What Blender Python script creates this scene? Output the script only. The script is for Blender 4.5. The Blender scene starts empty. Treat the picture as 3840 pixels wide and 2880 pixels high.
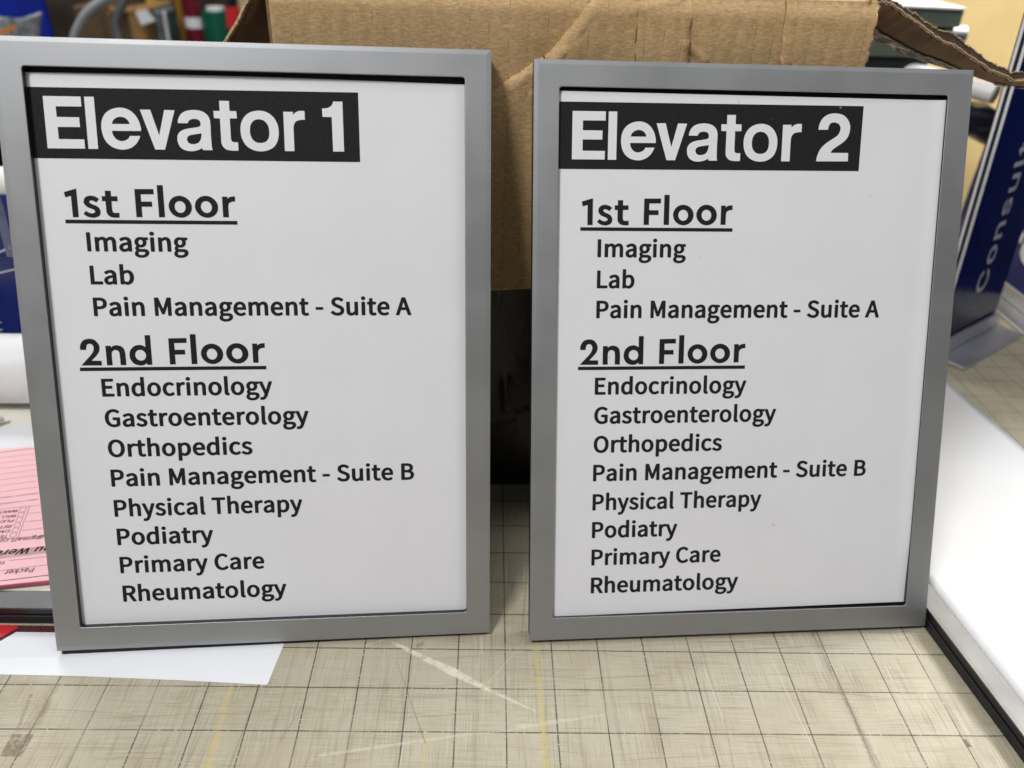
import bpy, math, random
from mathutils import Vector, Matrix, Euler

# ------------------------------------------------------------------ camera, world, lamps, exposure
S = 0.0254                                   # everything below is measured in inches (the mat has an inch grid)
scene = bpy.context.scene
COL = scene.collection
CAM_F, CAM_ROT, CAM_LOC = 3030.35, (1.0271522, -0.0389946, -0.0197178), (-0.62693, -11.88988, 13.86076)

cam_data = bpy.data.cameras.new('camera')
cam = bpy.data.objects.new('camera', cam_data)
COL.objects.link(cam)
cam.rotation_euler = CAM_ROT
cam.location = [c * S for c in CAM_LOC]
cam_data.sensor_width = 36.0
cam_data.lens = CAM_F / 3840 * 36.0
cam_data.clip_start = 0.01
cam_data.clip_end = 60.0
cam_data.dof.use_dof = True
cam_data.dof.focus_distance = 16.3 * S
cam_data.dof.aperture_fstop = 7.5
scene.camera = cam

world = bpy.data.worlds.new('World')
scene.world = world
world.use_nodes = True
wbg = world.node_tree.nodes['Background']
wbg.inputs['Color'].default_value = (0.92, 0.96, 1.0, 1)
wbg.inputs['Strength'].default_value = 0.13


def ceiling_or_fill_lamp(name, loc, target, sx, sy, watts, color=(0.985, 0.985, 1.0)):
    d = bpy.data.lights.new(name, 'AREA')
    d.shape = 'RECTANGLE'
    d.size, d.size_y = sx * S, sy * S
    d.energy = watts
    d.color = color
    o = bpy.data.objects.new(name, d)
    COL.objects.link(o)
    o.location = Vector(loc) * S
    o.rotation_euler = (Vector(target) - Vector(loc)).to_track_quat('-Z', 'Y').to_euler()
    return o


ceiling_or_fill_lamp('ceiling_or_fill_lamp', (-28, -29, 66), (0, 2, 4), 15, 15, 25)
ceiling_or_fill_lamp('ceiling_or_fill_lamp', (34, -6, 70), (4, 2, 2), 12, 48, 6.5)
ceiling_or_fill_lamp('ceiling_or_fill_lamp', (-24, 44, 70), (-14, 10, 0), 12, 40, 5.5)
ceiling_or_fill_lamp('ceiling_or_fill_lamp', (-34, 58, 70), (-36, 80, 0), 24, 24, 26)  # added fill lamp for the far shelf, no fixture known there
ceiling_or_fill_lamp('ceiling_or_fill_lamp', (46, 24, 46), (24, 36, 6), 16, 16, 24)  # added lamp to brighten the tan wall, not a known fixture

scene.view_settings.view_transform = 'Standard'
scene.view_settings.look = 'None'
scene.view_settings.exposure = 0.0
scene.view_settings.gamma = 1.0
scene.view_settings.use_curve_mapping = False

LIST_GLYPHS = {
 '-': (0.1215, '397 772,1053 772,1117 784,1161 819,1173 855,1173 1104,1153 1151,1117 1177,1053 1189,157 1189,93 1172,56 1139,45 1104,45 855,57 819,93 788,141 773'),
 '.': (0.0973, '392 -120,476 -131,556 -125,684 -76,780 16,827 129,828 260,781 378,684 472,556 521,412 520,284 469,192 378,148 272,146 129,188 23,281 -72'),
 '@': (0.3312, '1420 -680,1568 -692,1680 -689,1808 -676,2000 -638,2208 -567,2384 -477,2423 -443,2433 -395,2336 -182,2304 -151,2256 -133,2176 -141,2032 -214,1904 -260,1680 -303,1600 -306,1392 -289,1200 -239,1008 -146,858 -28,731 126,633 316,568 553,547 802,577 1122,661 1406,784 1643,955 1856,1137 2011,1360 2134,1584 2204,1808 2228,2032 2208,2224 2153,2368 2077,2519 1951,2626 1809,2703 1643,2755 1442,2772 1216,2761 1051,2727 896,2681 778,2618 671,2544 586,2466 529,2416 507,2352 497,2304 506,2270 529,2239 600,2234 671,2416 1643,2395 1702,2320 1737,2096 1739,2048 1733,1984 1699,1856 1754,1712 1769,1504 1737,1344 1669,1200 1564,1077 1430,976 1268,910 1110,871 956,854 778,865 636,894 517,943 411,1011 316,1088 247,1200 182,1328 145,1440 135,1536 143,1696 192,1872 303,1974 209,2048 165,2144 130,2224 114,2336 107,2496 126,2656 183,2829 292,2953 411,3062 565,3152 759,3208 979,3229 1228,3204 1525,3134 1785,3016 2022,2855 2224,2656 2387,2416 2510,2128 2589,1824 2614,1472 2578,1152 2480,848 2317,592 2105,381 1845,219 1536,115 1181,80 790,110 458,194 162,326 -87,506 -301,736 -475,992 -595,1264 -666;1504 528,1456 536,1413 565,1362 659,1346 802,1377 1003,1423 1122,1528 1276,1600 1334,1653 1359,1760 1371,1808 1344,1858 1276,1758 707,1680 624,1605 565,1552 538'),
 'A': (0.2129, '26 -86,362 -84,410 -68,442 -40,682 698,1434 697,1678 -50,1754 -85,2122 -86,2186 -68,2225 -27,2227 21,1358 2581,1324 2628,1274 2649,858 2651,802 2628,772 2593,-99 21,-96 -27,-70 -59,-22 -82;826 1127,818 1135,1050 1882,1066 1885,1298 1135,1274 1126'),
 'B': (0.2300, '366 -86,1182 -85,1390 -74,1598 -35,1790 32,1954 127,2083 246,2183 400,2240 566,2258 744,2248 886,2218 1004,2162 1123,2091 1218,1999 1301,1848 1396,1943 1479,1998 1550,2081 1727,2112 1941,2091 2119,2038 2261,1934 2399,1827 2486,1694 2554,1502 2615,1310 2644,1118 2652,350 2652,286 2636,243 2593,238 -3,274 -62,318 -82;798 347,792 1135,1278 1132,1406 1111,1486 1088,1566 1049,1630 995,1671 933,1697 862,1707 767,1695 649,1666 566,1617 495,1563 447,1486 405,1374 370,1134 346;798 1565,798 2225,1198 2220,1310 2204,1444 2154,1498 2107,1529 2059,1560 1905,1533 1751,1457 1656,1374 1611,1198 1571'),
 'C': (0.2234, '1192 -120,1319 -131,1463 -124,1607 -98,1815 -26,1928 34,2039 114,2202 272,2224 319,2207 366,2023 579,1991 601,1943 614,1863 599,1655 421,1591 384,1479 342,1335 325,1191 341,1079 380,951 461,851 568,771 698,708 864,665 1077,652 1291,667 1516,708 1706,773 1872,856 2002,960 2109,1079 2184,1207 2227,1402 2239,1479 2225,1575 2189,1684 2120,1799 2019,1847 2003,1895 2003,1965 2037,2157 2274,2150 2334,2071 2415,1927 2526,1828 2583,1719 2630,1591 2669,1479 2689,1351 2698,1079 2673,829 2594,615 2472,436 2310,283 2097,177 1860,110 1587,88 1291,110 971,176 698,281 461,423 260,603 94,807 -25,1047 -103'),
 'E': (0.2062, '366 -86,1870 -86,1934 -72,1980 -27,1986 281,1966 325,1918 355,1870 363,798 363,792 376,794 1123,1662 1126,1740 1159,1765 1218,1764 1502,1742 1540,1694 1567,798 1575,792 2201,1838 2208,1886 2218,1930 2249,1947 2284,1947 2569,1926 2616,1870 2648,350 2652,286 2636,250 2604,238 2569,238 -3,274 -62,318 -82'),
 'G': (0.2412, '1228 -120,1367 -131,1511 -124,1751 -79,1879 -37,1991 14,2103 82,2246 200,2269 248,2269 1338,2254 1374,2215 1403,2151 1416,1303 1416,1239 1399,1202 1362,1194 1054,1223 1004,1303 975,1740 971,1740 426,1688 390,1607 356,1511 334,1399 324,1223 343,1079 391,965 461,858 568,769 710,709 864,665 1077,652 1291,668 1516,710 1706,779 1872,866 2002,967 2101,1095 2180,1223 2222,1383 2241,1463 2238,1543 2224,1655 2183,1755 2120,1863 2025,1911 2004,1959 2002,2007 2015,2038 2037,2230 2274,2223 2334,2151 2407,1999 2523,1895 2582,1783 2630,1655 2667,1527 2690,1383 2698,1111 2673,855 2597,631 2474,439 2304,287 2097,179 1860,111 1587,88 1291,111 971,178 698,285 461,431 260,617 94,839 -30,1079 -104'),
 'I': (0.1026, '366 -86,702 -84,766 -54,792 -3,792 2569,756 2628,686 2652,318 2648,259 2616,238 2569,238 -3,274 -62,318 -82'),
 'L': (0.1901, '366 -86,1806 -86,1880 -62,1916 -3,1913 293,1892 329,1854 353,1806 362,794 364,792 2569,756 2628,686 2652,318 2648,259 2616,238 2569,238 -3,274 -62,318 -82'),
 'M': (0.2843, '366 -86,670 -84,724 -62,759 -15,766 1421,1199 234,1246 187,1310 173,1550 175,1598 191,1631 222,2062 1405,2072 1372,2078 -27,2126 -72,2190 -86,2510 -85,2558 -69,2590 -43,2605 -3,2605 2569,2590 2610,2549 2640,2494 2652,2094 2652,2041 2640,1997 2604,1422 1000,846 2604,798 2642,734 2652,334 2651,286 2636,254 2610,238 2569,238 -3,274 -62,318 -82'),
 'N': (0.2532, '366 -86,686 -83,738 -62,773 -15,768 1597,782 1629,1751 -50,1790 -75,1838 -86,2174 -86,2238 -74,2282 -39,2294 9,2294 2569,2282 2604,2238 2640,2190 2652,1854 2652,1789 2628,1755 2581,1758 926,777 2616,702 2651,350 2652,286 2636,250 2604,238 2569,238 -3,274 -62,318 -82'),
 'O': (0.2598, '1175 -120,1303 -131,1559 -105,1799 -27,2007 97,2183 265,2324 473,2429 722,2490 994,2511 1291,2489 1599,2429 1860,2323 2109,2183 2310,2007 2475,1799 2596,1559 2672,1303 2698,1031 2671,795 2594,583 2469,415 2310,275 2109,169 1860,109 1599,87 1291,108 994,169 722,274 473,409 272,583 103,791 -23,1031 -103;1255 330,1175 339,1047 387,941 461,845 568,763 710,703 876,666 1066,652 1291,666 1516,704 1706,765 1872,842 2002,939 2109,1047 2182,1175 2228,1303 2241,1431 2227,1543 2186,1655 2112,1756 2002,1833 1872,1895 1706,1932 1516,1946 1291,1932 1066,1895 876,1835 710,1753 568,1655 459,1543 383,1431 341,1303 326'),
 'P': (0.2216, '366 -86,702 -84,756 -62,786 -27,793 933,1326 950,1518 987,1694 1051,1884 1170,1998 1286,2085 1431,2142 1609,2161 1810,2141 2024,2082 2201,1991 2344,1861 2462,1694 2553,1518 2608,1310 2642,1102 2652,350 2652,286 2636,243 2593,238 -3,274 -62,318 -82;798 1371,792 2213,1182 2213,1310 2197,1406 2169,1470 2137,1531 2083,1568 2024,1597 1929,1606 1810,1596 1692,1568 1597,1528 1526,1470 1468,1408 1431,1310 1397,1198 1378'),
 'R': (0.2223, '366 -86,702 -84,756 -62,786 -27,792 993,814 1003,1054 1003,1067 993,1650 -27,1681 -62,1758 -86,2142 -85,2205 -62,2236 -27,2233 33,1628 1076,1779 1147,1899 1230,1994 1324,2067 1431,2124 1561,2156 1692,2168 1846,2149 2047,2095 2213,1992 2367,1886 2464,1742 2546,1550 2611,1358 2643,1166 2652,350 2652,286 2636,243 2593,238 -3,274 -62,318 -82;798 1436,792 2213,1230 2213,1342 2197,1437 2166,1539 2095,1577 2036,1604 1953,1613 1846,1603 1739,1578 1656,1537 1585,1486 1534,1422 1493,1326 1459,1230 1441,1102 1434'),
 'S': (0.2087, '885 -120,1060 -131,1284 -114,1476 -67,1648 11,1783 106,1906 236,1983 366,2037 532,2052 686,2038 840,2006 959,1956 1064,1876 1172,1780 1262,1587 1386,900 1697,799 1777,742 1883,734 1966,762 2085,831 2168,932 2219,1012 2237,1108 2242,1300 2212,1468 2132,1620 2017,1684 2004,1732 2013,1772 2037,1955 2263,1963 2310,1944 2346,1854 2429,1684 2546,1461 2642,1220 2692,1092 2698,900 2683,724 2639,564 2569,428 2476,324 2369,241 2239,187 2085,171 1931,188 1777,225 1658,277 1563,371 1445,466 1362,644 1250,1204 1000,1332 933,1396 886,1465 793,1490 651,1458 509,1380 413,1252 349,1172 332,1060 325,916 341,820 368,737 402,596 484,436 622,356 643,276 615,61 366,54 319,73 283,180 184,377 46,500 -16,628 -64'),
 'T': (0.2097, '889 -86,1241 -83,1291 -62,1326 -15,1328 2201,1993 2208,2059 2225,2088 2249,2104 2284,2105 2569,2083 2616,2025 2648,105 2652,41 2636,-2 2593,-7 2284,9 2249,41 2224,105 2208,769 2201,770 -3,806 -62'),
 'U': (0.2525, '1093 -120,1267 -131,1475 -116,1683 -64,1859 21,2028 165,2141 319,2223 509,2283 769,2301 1054,2301 2559,2278 2618,2211 2650,1859 2652,1795 2630,1764 2594,1757 1054,1746 852,1713 686,1655 544,1598 461,1533 402,1443 354,1363 333,1267 325,1171 332,1091 353,1000 402,936 461,881 544,824 686,793 852,781 1054,775 2594,723 2641,659 2652,323 2651,265 2630,233 2594,227 1054,245 769,300 520,393 307,507 153,649 34,851 -67'),
 'W': (0.3074, '647 -86,1031 -85,1095 -65,1127 -31,1527 1590,1543 1591,1955 -39,1991 -70,2055 -86,2455 -86,2503 -77,2545 -50,2565 -15,3095 2557,3084 2604,3047 2636,2983 2652,2663 2652,2599 2633,2561 2593,2231 892,1809 2581,1775 2628,1703 2652,1383 2652,1319 2630,1287 2594,871 928,855 930,534 2593,487 2638,423 2652,71 2651,-3 2616,-24 2557,519 -15,567 -70'),
 'Y': (0.1859, '776 -86,1112 -84,1169 -62,1199 -27,1206 981,1975 2545,1967 2604,1944 2628,1896 2649,1512 2652,1464 2639,1432 2616,936 1534,434 2616,392 2643,344 2652,-8 2652,-72 2636,-114 2593,-111 2533,650 981,651 -3,687 -62,728 -81'),
 'a': (0.1971, '616 -120,763 -131,971 -105,1147 -42,1307 43,1333 -48,1371 -74,1419 -86,1723 -83,1774 -60,1806 -13,1807 1172,1797 1350,1768 1504,1718 1646,1647 1765,1534 1883,1387 1971,1211 2021,1035 2036,907 2030,667 1982,551 1943,363 1856,209 1765,173 1717,179 1670,305 1445,363 1403,411 1395,459 1403,731 1547,859 1585,971 1597,1062 1587,1153 1540,1192 1492,1239 1374,1252 1291,1243 1274,1067 1249,811 1194,595 1125,423 1042,267 925,165 793,109 651,91 497,104 354,139 236,203 123,269 46,361 -25,491 -88;795 304,699 341,652 402,632 520,642 592,669 651,708 698,771 746,875 796,1015 840,1243 885,1256 876,1256 497,1115 387,1003 329,907 304'),
 'b': (0.2164, '1036 -120,1166 -131,1342 -112,1534 -49,1707 58,1832 177,1942 331,2028 520,2083 746,2101 983,2089 1196,2050 1397,1984 1575,1891 1729,1765 1860,1614 1955,1438 2014,1214 2036,1022 2008,862 1949,766 1899,756 1907,752 2820,715 2855,654 2873,302 2872,235 2843,206 2784,207 -13,238 -59,286 -82,590 -85,638 -73,670 -52,702 12,894 -82;1038 317,892 366,795 426,760 461,760 1386,854 1469,974 1545,1070 1583,1150 1594,1246 1583,1310 1560,1374 1517,1435 1445,1477 1362,1530 1125,1526 817,1496 674,1456 568,1400 473,1336 402,1262 350,1182 320,1102 311'),
 'c': (0.1786, '936 -120,1074 -131,1170 -127,1282 -109,1442 -62,1553 -13,1698 76,1781 141,1804 189,1796 224,1651 449,1618 478,1570 494,1490 484,1330 373,1186 317,1090 308,1010 317,930 343,850 391,778 461,714 556,666 674,637 805,627 947,639 1101,671 1232,716 1338,780 1433,850 1502,930 1553,1010 1581,1138 1593,1266 1555,1426 1444,1474 1431,1522 1434,1585 1469,1762 1706,1763 1741,1743 1777,1554 1916,1394 1989,1186 2032,1090 2036,882 2015,690 1958,507 1860,365 1741,234 1575,145 1397,86 1184,66 947,85 710,137 509,227 319,344 165,498 35,674 -58,850 -110'),
 'd': (0.2171, '842 -120,982 -131,1174 -105,1350 -39,1462 26,1494 -52,1526 -73,1574 -85,1878 -83,1931 -60,1960 -25,1965 2784,1942 2838,1878 2870,1510 2872,1456 2855,1419 2820,1414 1939,1206 2015,1014 2036,822 2016,638 1954,480 1860,339 1729,228 1575,140 1386,89 1184,70 947,85 710,128 509,197 331,304 165,438 36,598 -57,758 -109;966 319,886 345,817 390,753 461,701 556,664 663,640 793,631 947,642 1101,672 1232,715 1338,784 1445,841 1504,918 1557,998 1585,1110 1592,1190 1577,1280 1540,1411 1445,1411 520,1321 426,1189 343,1078 313'),
 'e': (0.1940, '957 -120,1090 -131,1202 -127,1378 -98,1490 -67,1650 0,1794 84,1825 117,1829 165,1705 402,1679 426,1634 444,1554 438,1378 345,1234 304,1138 297,1026 306,930 336,853 378,786 435,718 520,665 627,626 782,642 789,1810 793,1858 813,1890 852,1908 1006,1896 1255,1856 1445,1788 1611,1694 1753,1569 1872,1410 1963,1234 2017,1042 2036,834 2014,658 1955,494 1860,348 1729,232 1575,141 1386,86 1184,66 947,86 710,140 509,234 319,344 177,498 44,674 -51,866 -109;642 1189,627 1196,635 1232,667 1326,719 1421,777 1492,898 1577,978 1602,1042 1608,1122 1599,1231 1552,1282 1504,1330 1433,1367 1338,1389 1232,1390 1196,1378 1189'),
 'g': (0.1975, '763 -949,959 -961,1199 -945,1407 -901,1583 -835,1743 -743,1872 -629,1967 -499,2021 -369,2042 -215,2027 -84,1995 11,1935 104,1839 189,1711 254,1583 291,1439 313,895 321,767 332,697 366,673 437,684 508,719 556,831 528,959 516,1135 532,1295 575,1439 647,1551 732,1635 828,1716 971,1756 1101,1772 1255,1759 1397,1701 1563,1935 1577,1983 1604,2006 1646,2004 1919,1967 1966,1919 1985,1263 1987,1135 2020,1007 2035,783 2020,623 1974,495 1912,383 1830,271 1709,194 1575,149 1433,133 1279,140 1172,159 1084,218 935,350 757,242 627,177 461,171 390,186 271,232 165,300 70,154 -84,89 -215,63 -369,79 -499,137 -629,214 -724,319 -807,463 -878,607 -923;879 -560,751 -531,681 -499,624 -452,584 -381,576 -309,594 -226,634 -155,687 -99,863 -113,1295 -116,1407 -135,1455 -161,1490 -226,1486 -321,1431 -416,1363 -475,1231 -536,1119 -561,1007 -569;911 911,815 954,733 1042,680 1184,674 1279,700 1433,767 1543,862 1611,959 1629,1071 1605,1160 1539,1223 1433,1249 1267,1223 1113,1151 992,1055 925,975 908'),
 'h': (0.2125, '334 -86,670 -84,724 -62,755 -27,760 1348,862 1447,974 1530,1070 1572,1150 1583,1230 1577,1308 1538,1364 1455,1389 1372,1407 1159,1413 -27,1443 -62,1502 -85,1854 -85,1922 -62,1958 -3,1957 1218,1949 1384,1922 1538,1873 1680,1803 1799,1698 1905,1582 1974,1422 2022,1262 2036,1150 2029,1054 2010,942 1973,766 1877,758 1881,760 2794,718 2853,654 2873,302 2872,238 2846,207 2794,206 -3,242 -62,286 -82'),
 'i': (0.0963, '333 -86,669 -84,724 -62,759 -15,760 1905,723 1964,653 1987,301 1986,237 1960,206 1905,206 -3,242 -62,285 -81;413 2213,557 2214,680 2261,766 2344,808 2450,806 2569,765 2666,680 2747,621 2776,541 2795,413 2794,287 2747,202 2664,163 2569,162 2450,203 2344,285 2262'),
 'k': (0.1933, '334 -86,654 -85,702 -71,741 -39,753 -3,753 471,974 733,1471 -62,1550 -86,1918 -85,1982 -59,2014 -3,1998 44,1315 1123,1914 1858,1929 1893,1924 1929,1886 1968,1822 1987,1454 1987,1378 1964,766 1211,756 1218,753 2794,718 2849,654 2872,302 2872,238 2846,207 2794,206 -3,242 -62,286 -82'),
 'l': (0.0994, '538 -120,686 -131,830 -113,926 -78,959 -25,906 260,862 299,766 315,762 331,760 2796,732 2843,670 2871,318 2873,238 2846,206 2784,211 283,253 106,300 23,382 -54,446 -91'),
 'm': (0.3242, '334 -86,670 -84,724 -62,755 -27,760 1348,862 1454,958 1526,1054 1573,1118 1584,1214 1567,1259 1538,1314 1455,1339 1372,1358 1159,1358 -3,1390 -59,1470 -86,1806 -85,1870 -64,1902 -28,1909 1348,2014 1455,2110 1527,2206 1573,2270 1584,2366 1567,2411 1538,2466 1455,2491 1372,2510 1159,2516 -27,2558 -70,2622 -86,2958 -85,3025 -62,3061 -3,3051 1384,3024 1538,2975 1680,2906 1799,2801 1905,2686 1974,2542 2020,2382 2036,2270 2029,2158 2003,2046 1957,1954 1905,1774 1770,1704 1858,1566 1959,1454 2004,1342 2028,1198 2035,1102 2027,1006 2004,830 1926,718 1849,688 1941,622 1983,318 1987,238 1960,206 1905,206 -3,242 -62,286 -82'),
 'n': (0.2136, '334 -86,670 -84,724 -62,755 -27,760 1348,862 1447,974 1530,1070 1572,1150 1583,1230 1577,1308 1538,1364 1455,1389 1372,1407 1159,1413 -27,1454 -69,1518 -86,1854 -85,1902 -73,1945 -39,1958 -3,1958 1206,1949 1384,1922 1538,1873 1680,1803 1799,1698 1905,1566 1980,1422 2022,1262 2036,1134 2026,1038 2006,926 1966,718 1842,688 1941,622 1983,302 1986,254 1971,219 1941,206 1893,206 -3,242 -62,286 -82'),
 'o': (0.2122, '933 -120,1058 -131,1250 -114,1442 -57,1618 37,1769 165,1888 319,1981 509,2035 710,2056 947,2036 1184,1979 1397,1893 1575,1776 1729,1628 1860,1458 1955,1266 2015,1074 2036,866 2017,674 1959,498 1863,354 1739,229 1575,143 1397,86 1184,67 959,87 710,141 509,234 319,343 177,498 41,658 -48,850 -109;978 317,898 347,834 390,766 461,708 556,663 674,638 793,628 959,638 1101,665 1232,706 1338,762 1433,827 1504,898 1553,978 1584,1058 1593,1138 1585,1218 1557,1296 1504,1362 1433,1419 1338,1460 1232,1487 1101,1498 947,1489 805,1462 674,1417 556,1358 461,1289 390,1215 343,1138 316,1074 309'),
 'p': (0.2171, '334 -888,670 -886,724 -864,755 -828,759 -34,766 -29,894 -84,990 -112,1150 -131,1358 -109,1534 -49,1694 47,1834 179,1943 333,2029 523,2082 736,2101 985,2086 1210,2049 1400,1988 1566,1889 1732,1774 1852,1614 1955,1438 2014,1230 2036,1038 2012,852 1945,718 1870,673 1957,606 1986,302 1986,238 1960,209 1921,206 -805,242 -864,286 -883;1022 320,894 366,763 452,760 1388,862 1474,974 1545,1070 1583,1150 1594,1246 1583,1310 1560,1373 1518,1434 1447,1476 1364,1529 1127,1527 819,1497 677,1454 564,1393 463,1338 404,1262 350,1182 320,1102 311'),
 'r': (0.1359, '334 -86,670 -84,724 -62,755 -27,760 1206,859 1396,910 1460,1006 1541,1086 1573,1134 1577,1326 1547,1374 1562,1406 1588,1481 1917,1438 1975,1342 2015,1198 2036,1038 2022,958 2000,862 1956,718 1850,686 1943,654 1970,606 1986,302 1986,244 1964,212 1929,206 -3,242 -62,286 -82'),
 's': (0.1639, '662 -120,828 -131,1004 -118,1164 -79,1308 -15,1420 65,1512 165,1574 272,1614 402,1625 520,1608 663,1564 781,1488 888,1404 965,1292 1038,732 1283,684 1320,648 1374,639 1433,653 1504,697 1563,764 1600,876 1615,972 1603,1084 1561,1244 1461,1324 1449,1397 1480,1570 1706,1576 1741,1560 1777,1404 1889,1174 1990,972 2031,860 2036,700 2024,540 1984,412 1928,300 1849,211 1753,149 1646,113 1528,101 1409,117 1279,157 1172,232 1066,306 994,412 922,604 829,860 729,985 663,1060 592,1081 544,1082 449,1031 354,950 307,828 289,716 300,636 320,524 370,332 501,284 516,220 510,165 473,4 248,-2 200,20 165,188 45,382 -48,492 -85'),
 't': (0.1320, '769 -120,971 -130,1131 -106,1332 -48,1366 -25,1386 11,1322 283,1299 319,1259 343,1211 352,1019 302,907 316,871 343,842 390,813 580,815 1552,1227 1557,1291 1577,1331 1634,1331 1907,1306 1954,1243 1985,816 1990,813 2440,800 2476,763 2508,715 2522,427 2523,352 2500,317 2452,283 1985,59 1965,11 1943,-11 1919,-21 1634,6 1587,59 1560,260 1552,269 449,293 307,335 189,399 82,491 -8,603 -73'),
 'u': (0.2125, '733 -120,882 -131,994 -124,1106 -100,1283 -25,1410 63,1436 -37,1458 -60,1506 -82,1826 -85,1874 -70,1912 -37,1923 -1,1922 1907,1898 1954,1842 1983,1474 1987,1412 1966,1379 1931,1372 580,1267 461,1167 378,1074 332,978 318,914 323,834 358,778 437,750 532,732 734,725 1931,692 1966,658 1981,530 1987,274 1986,219 1966,185 1931,178 698,187 520,216 354,262 224,324 117,423 11,562 -73'),
 'y': (0.1824, '208 -893,362 -905,506 -891,666 -842,794 -768,895 -680,983 -573,1057 -455,1177 -182,1891 1880,1883 1939,1818 1982,1450 1986,1402 1972,1363 1939,954 667,474 1950,442 1973,394 1986,42 1987,-22 1971,-59 1939,-67 1880,688 -5,651 -135,589 -277,543 -348,474 -421,426 -451,346 -469,218 -441,170 -441,122 -457,87 -490,16 -799,39 -834,74 -856'),
}
SANS_GLYPHS = {
 'C': (0.5101, '2284 -139,2768 -167,3188 -117,3608 13,3958 199,4291 473,4546 794,4748 1203,4846 1582,4833 1652,4763 1700,4028 1693,3971 1640,3813 1232,3569 940,3223 732,3013 667,2768 632,2383 657,1998 792,1680 1028,1418 1378,1276 1698,1183 2107,1158 2690,1208 3128,1308 3478,1471 3798,1681 4061,1928 4254,2173 4373,2453 4442,2768 4455,3083 4404,3398 4271,3660 4061,3830 3828,3971 3448,4028 3394,4728 3382,4841 3448,4775 3798,4630 4148,4441 4440,4198 4703,3930 4907,3608 5075,3258 5189,2873 5248,2488 5249,1998 5166,1567 4994,1158 4715,843 4382,588 3973,399 3478,303 2953,288 2340,356 1786,518 1261,738 850,1053 465,1411 182,1858 -35'),
 'a': (0.3892, '1268 -156,1689 -183,2074 -126,2389 12,2634 205,2655 -40,2739 -98,3369 -100,3453 -69,3486 -10,3486 2527,3422 3023,3272 3344,3037 3606,2739 3786,2354 3903,2004 3943,1689 3930,1374 3872,1059 3760,779 3592,569 3403,419 3198,293 2935,297 2877,359 2822,1024 2640,1094 2676,1269 2944,1444 3082,1689 3180,2004 3207,2214 3179,2389 3104,2512 2994,2601 2819,2634 2527,2564 2421,2389 2375,1409 2241,938 2119,709 2014,523 1885,362 1710,264 1535,196 1273,187 981,228 719,335 456,512 223,728 48,989 -80;1514 569,1251 660,1083 835,1040 1098,1129 1331,1284 1448,1531 1535,2634 1713,2611 1185,2529 981,2394 806,2214 672,2039 598,1794 557'),
 'l': (0.1891, '1094 -95,1421 -124,1736 -91,1876 -54,1923 51,1790 605,1701 643,1491 619,1351 636,1297 693,1268 809,1256 5097,1224 5155,1141 5187,511 5186,438 5155,406 5068,420 634,493 372,646 139,861 -17'),
 'n': (0.4097, '441 -71,511 -99,1141 -100,1246 -42,1257 2262,1302 2612,1409 2846,1596 3041,1806 3146,2086 3191,2331 3163,2541 3064,2715 2875,2809 2642,2840 2350,2851 -42,2961 -100,3591 -99,3680 -42,3691 2408,3651 2846,3554 3167,3402 3429,3177 3662,2926 3814,2471 3934,2016 3924,1596 3788,1421 3680,1246 3521,1235 3808,1176 3880,511 3892,419 3837,406 17'),
 'o': (0.4152, '1725 -153,2076 -182,2496 -139,2846 -28,3179 168,3504 489,3703 810,3845 1189,3914 1568,3926 2035,3868 2472,3709 2939,3514 3260,3266 3524,2951 3740,2601 3877,2216 3940,1796 3927,1446 3845,1178 3726,886 3523,640 3260,444 2939,313 2589,237 2181,226 1714,279 1306,397 926,567 606,805 314,1096 83,1411 -71;1936 573,1761 610,1586 694,1419 839,1273 1043,1115 1510,1091 2064,1201 2560,1301 2764,1436 2939,1586 3067,1761 3152,2146 3196,2391 3151,2566 3067,2718 2939,2853 2764,3030 2297,3070 1976,3064 1685,2950 1189,2847 985,2707 810,2565 693,2391 611,2181 570'),
 's': (0.3650, '1438 -153,1810 -182,2160 -159,2475 -90,2755 25,2982 168,3190 372,3348 635,3415 868,3428 1160,3365 1451,3234 1685,3070 1855,2825 2013,2580 2116,1495 2405,1327 2501,1236 2618,1209 2822,1285 2998,1495 3153,1740 3218,2020 3217,2265 3141,2425 2997,2580 2718,2650 2675,3280 2804,3346 2851,3352 2939,3248 3201,3121 3406,2965 3578,2592 3814,2160 3927,1775 3942,1460 3906,1180 3827,935 3711,715 3551,550 3370,423 3143,360 2910,354 2618,413 2356,519 2151,706 1947,970 1776,1215 1674,2300 1386,2464 1276,2538 1160,2552 956,2440 761,2195 611,1915 558,1600 572,1320 679,1180 810,1051 1101,970 1162,270 1013,237 926,313 664,417 460,581 256,760 106,970 -14'),
 't': (0.2274, '1367 -112,1695 -141,1975 -121,2185 -72,2250 5,2115 594,2010 636,1730 599,1520 629,1420 734,1380 967,1380 3155,2045 3171,2115 3194,2158 3272,2158 3797,2115 3869,2045 3893,1415 3893,1380 3913,1380 4701,1336 4788,1275 4811,645 4811,572 4788,531 4730,529 3913,505 3893,50 3892,-29 3855,-55 3797,-55 3272,-20 3201,50 3172,527 3155,529 938,570 588,684 326,827 151,1087 -24'),
 'u': (0.4100, '1501 -122,1911 -148,2261 -91,2576 47,2856 271,2861 -5,2926 -89,3591 -99,3684 -35,3691 3786,3626 3882,2961 3893,2856 3842,2840 1511,2805 1220,2693 957,2506 755,2296 648,2016 602,1750 636,1527 753,1377 928,1286 1161,1257 1453,1246 3833,1141 3893,511 3892,423 3845,406 1395,471 840,630 461,861 181,1176 -22'),
}
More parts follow.
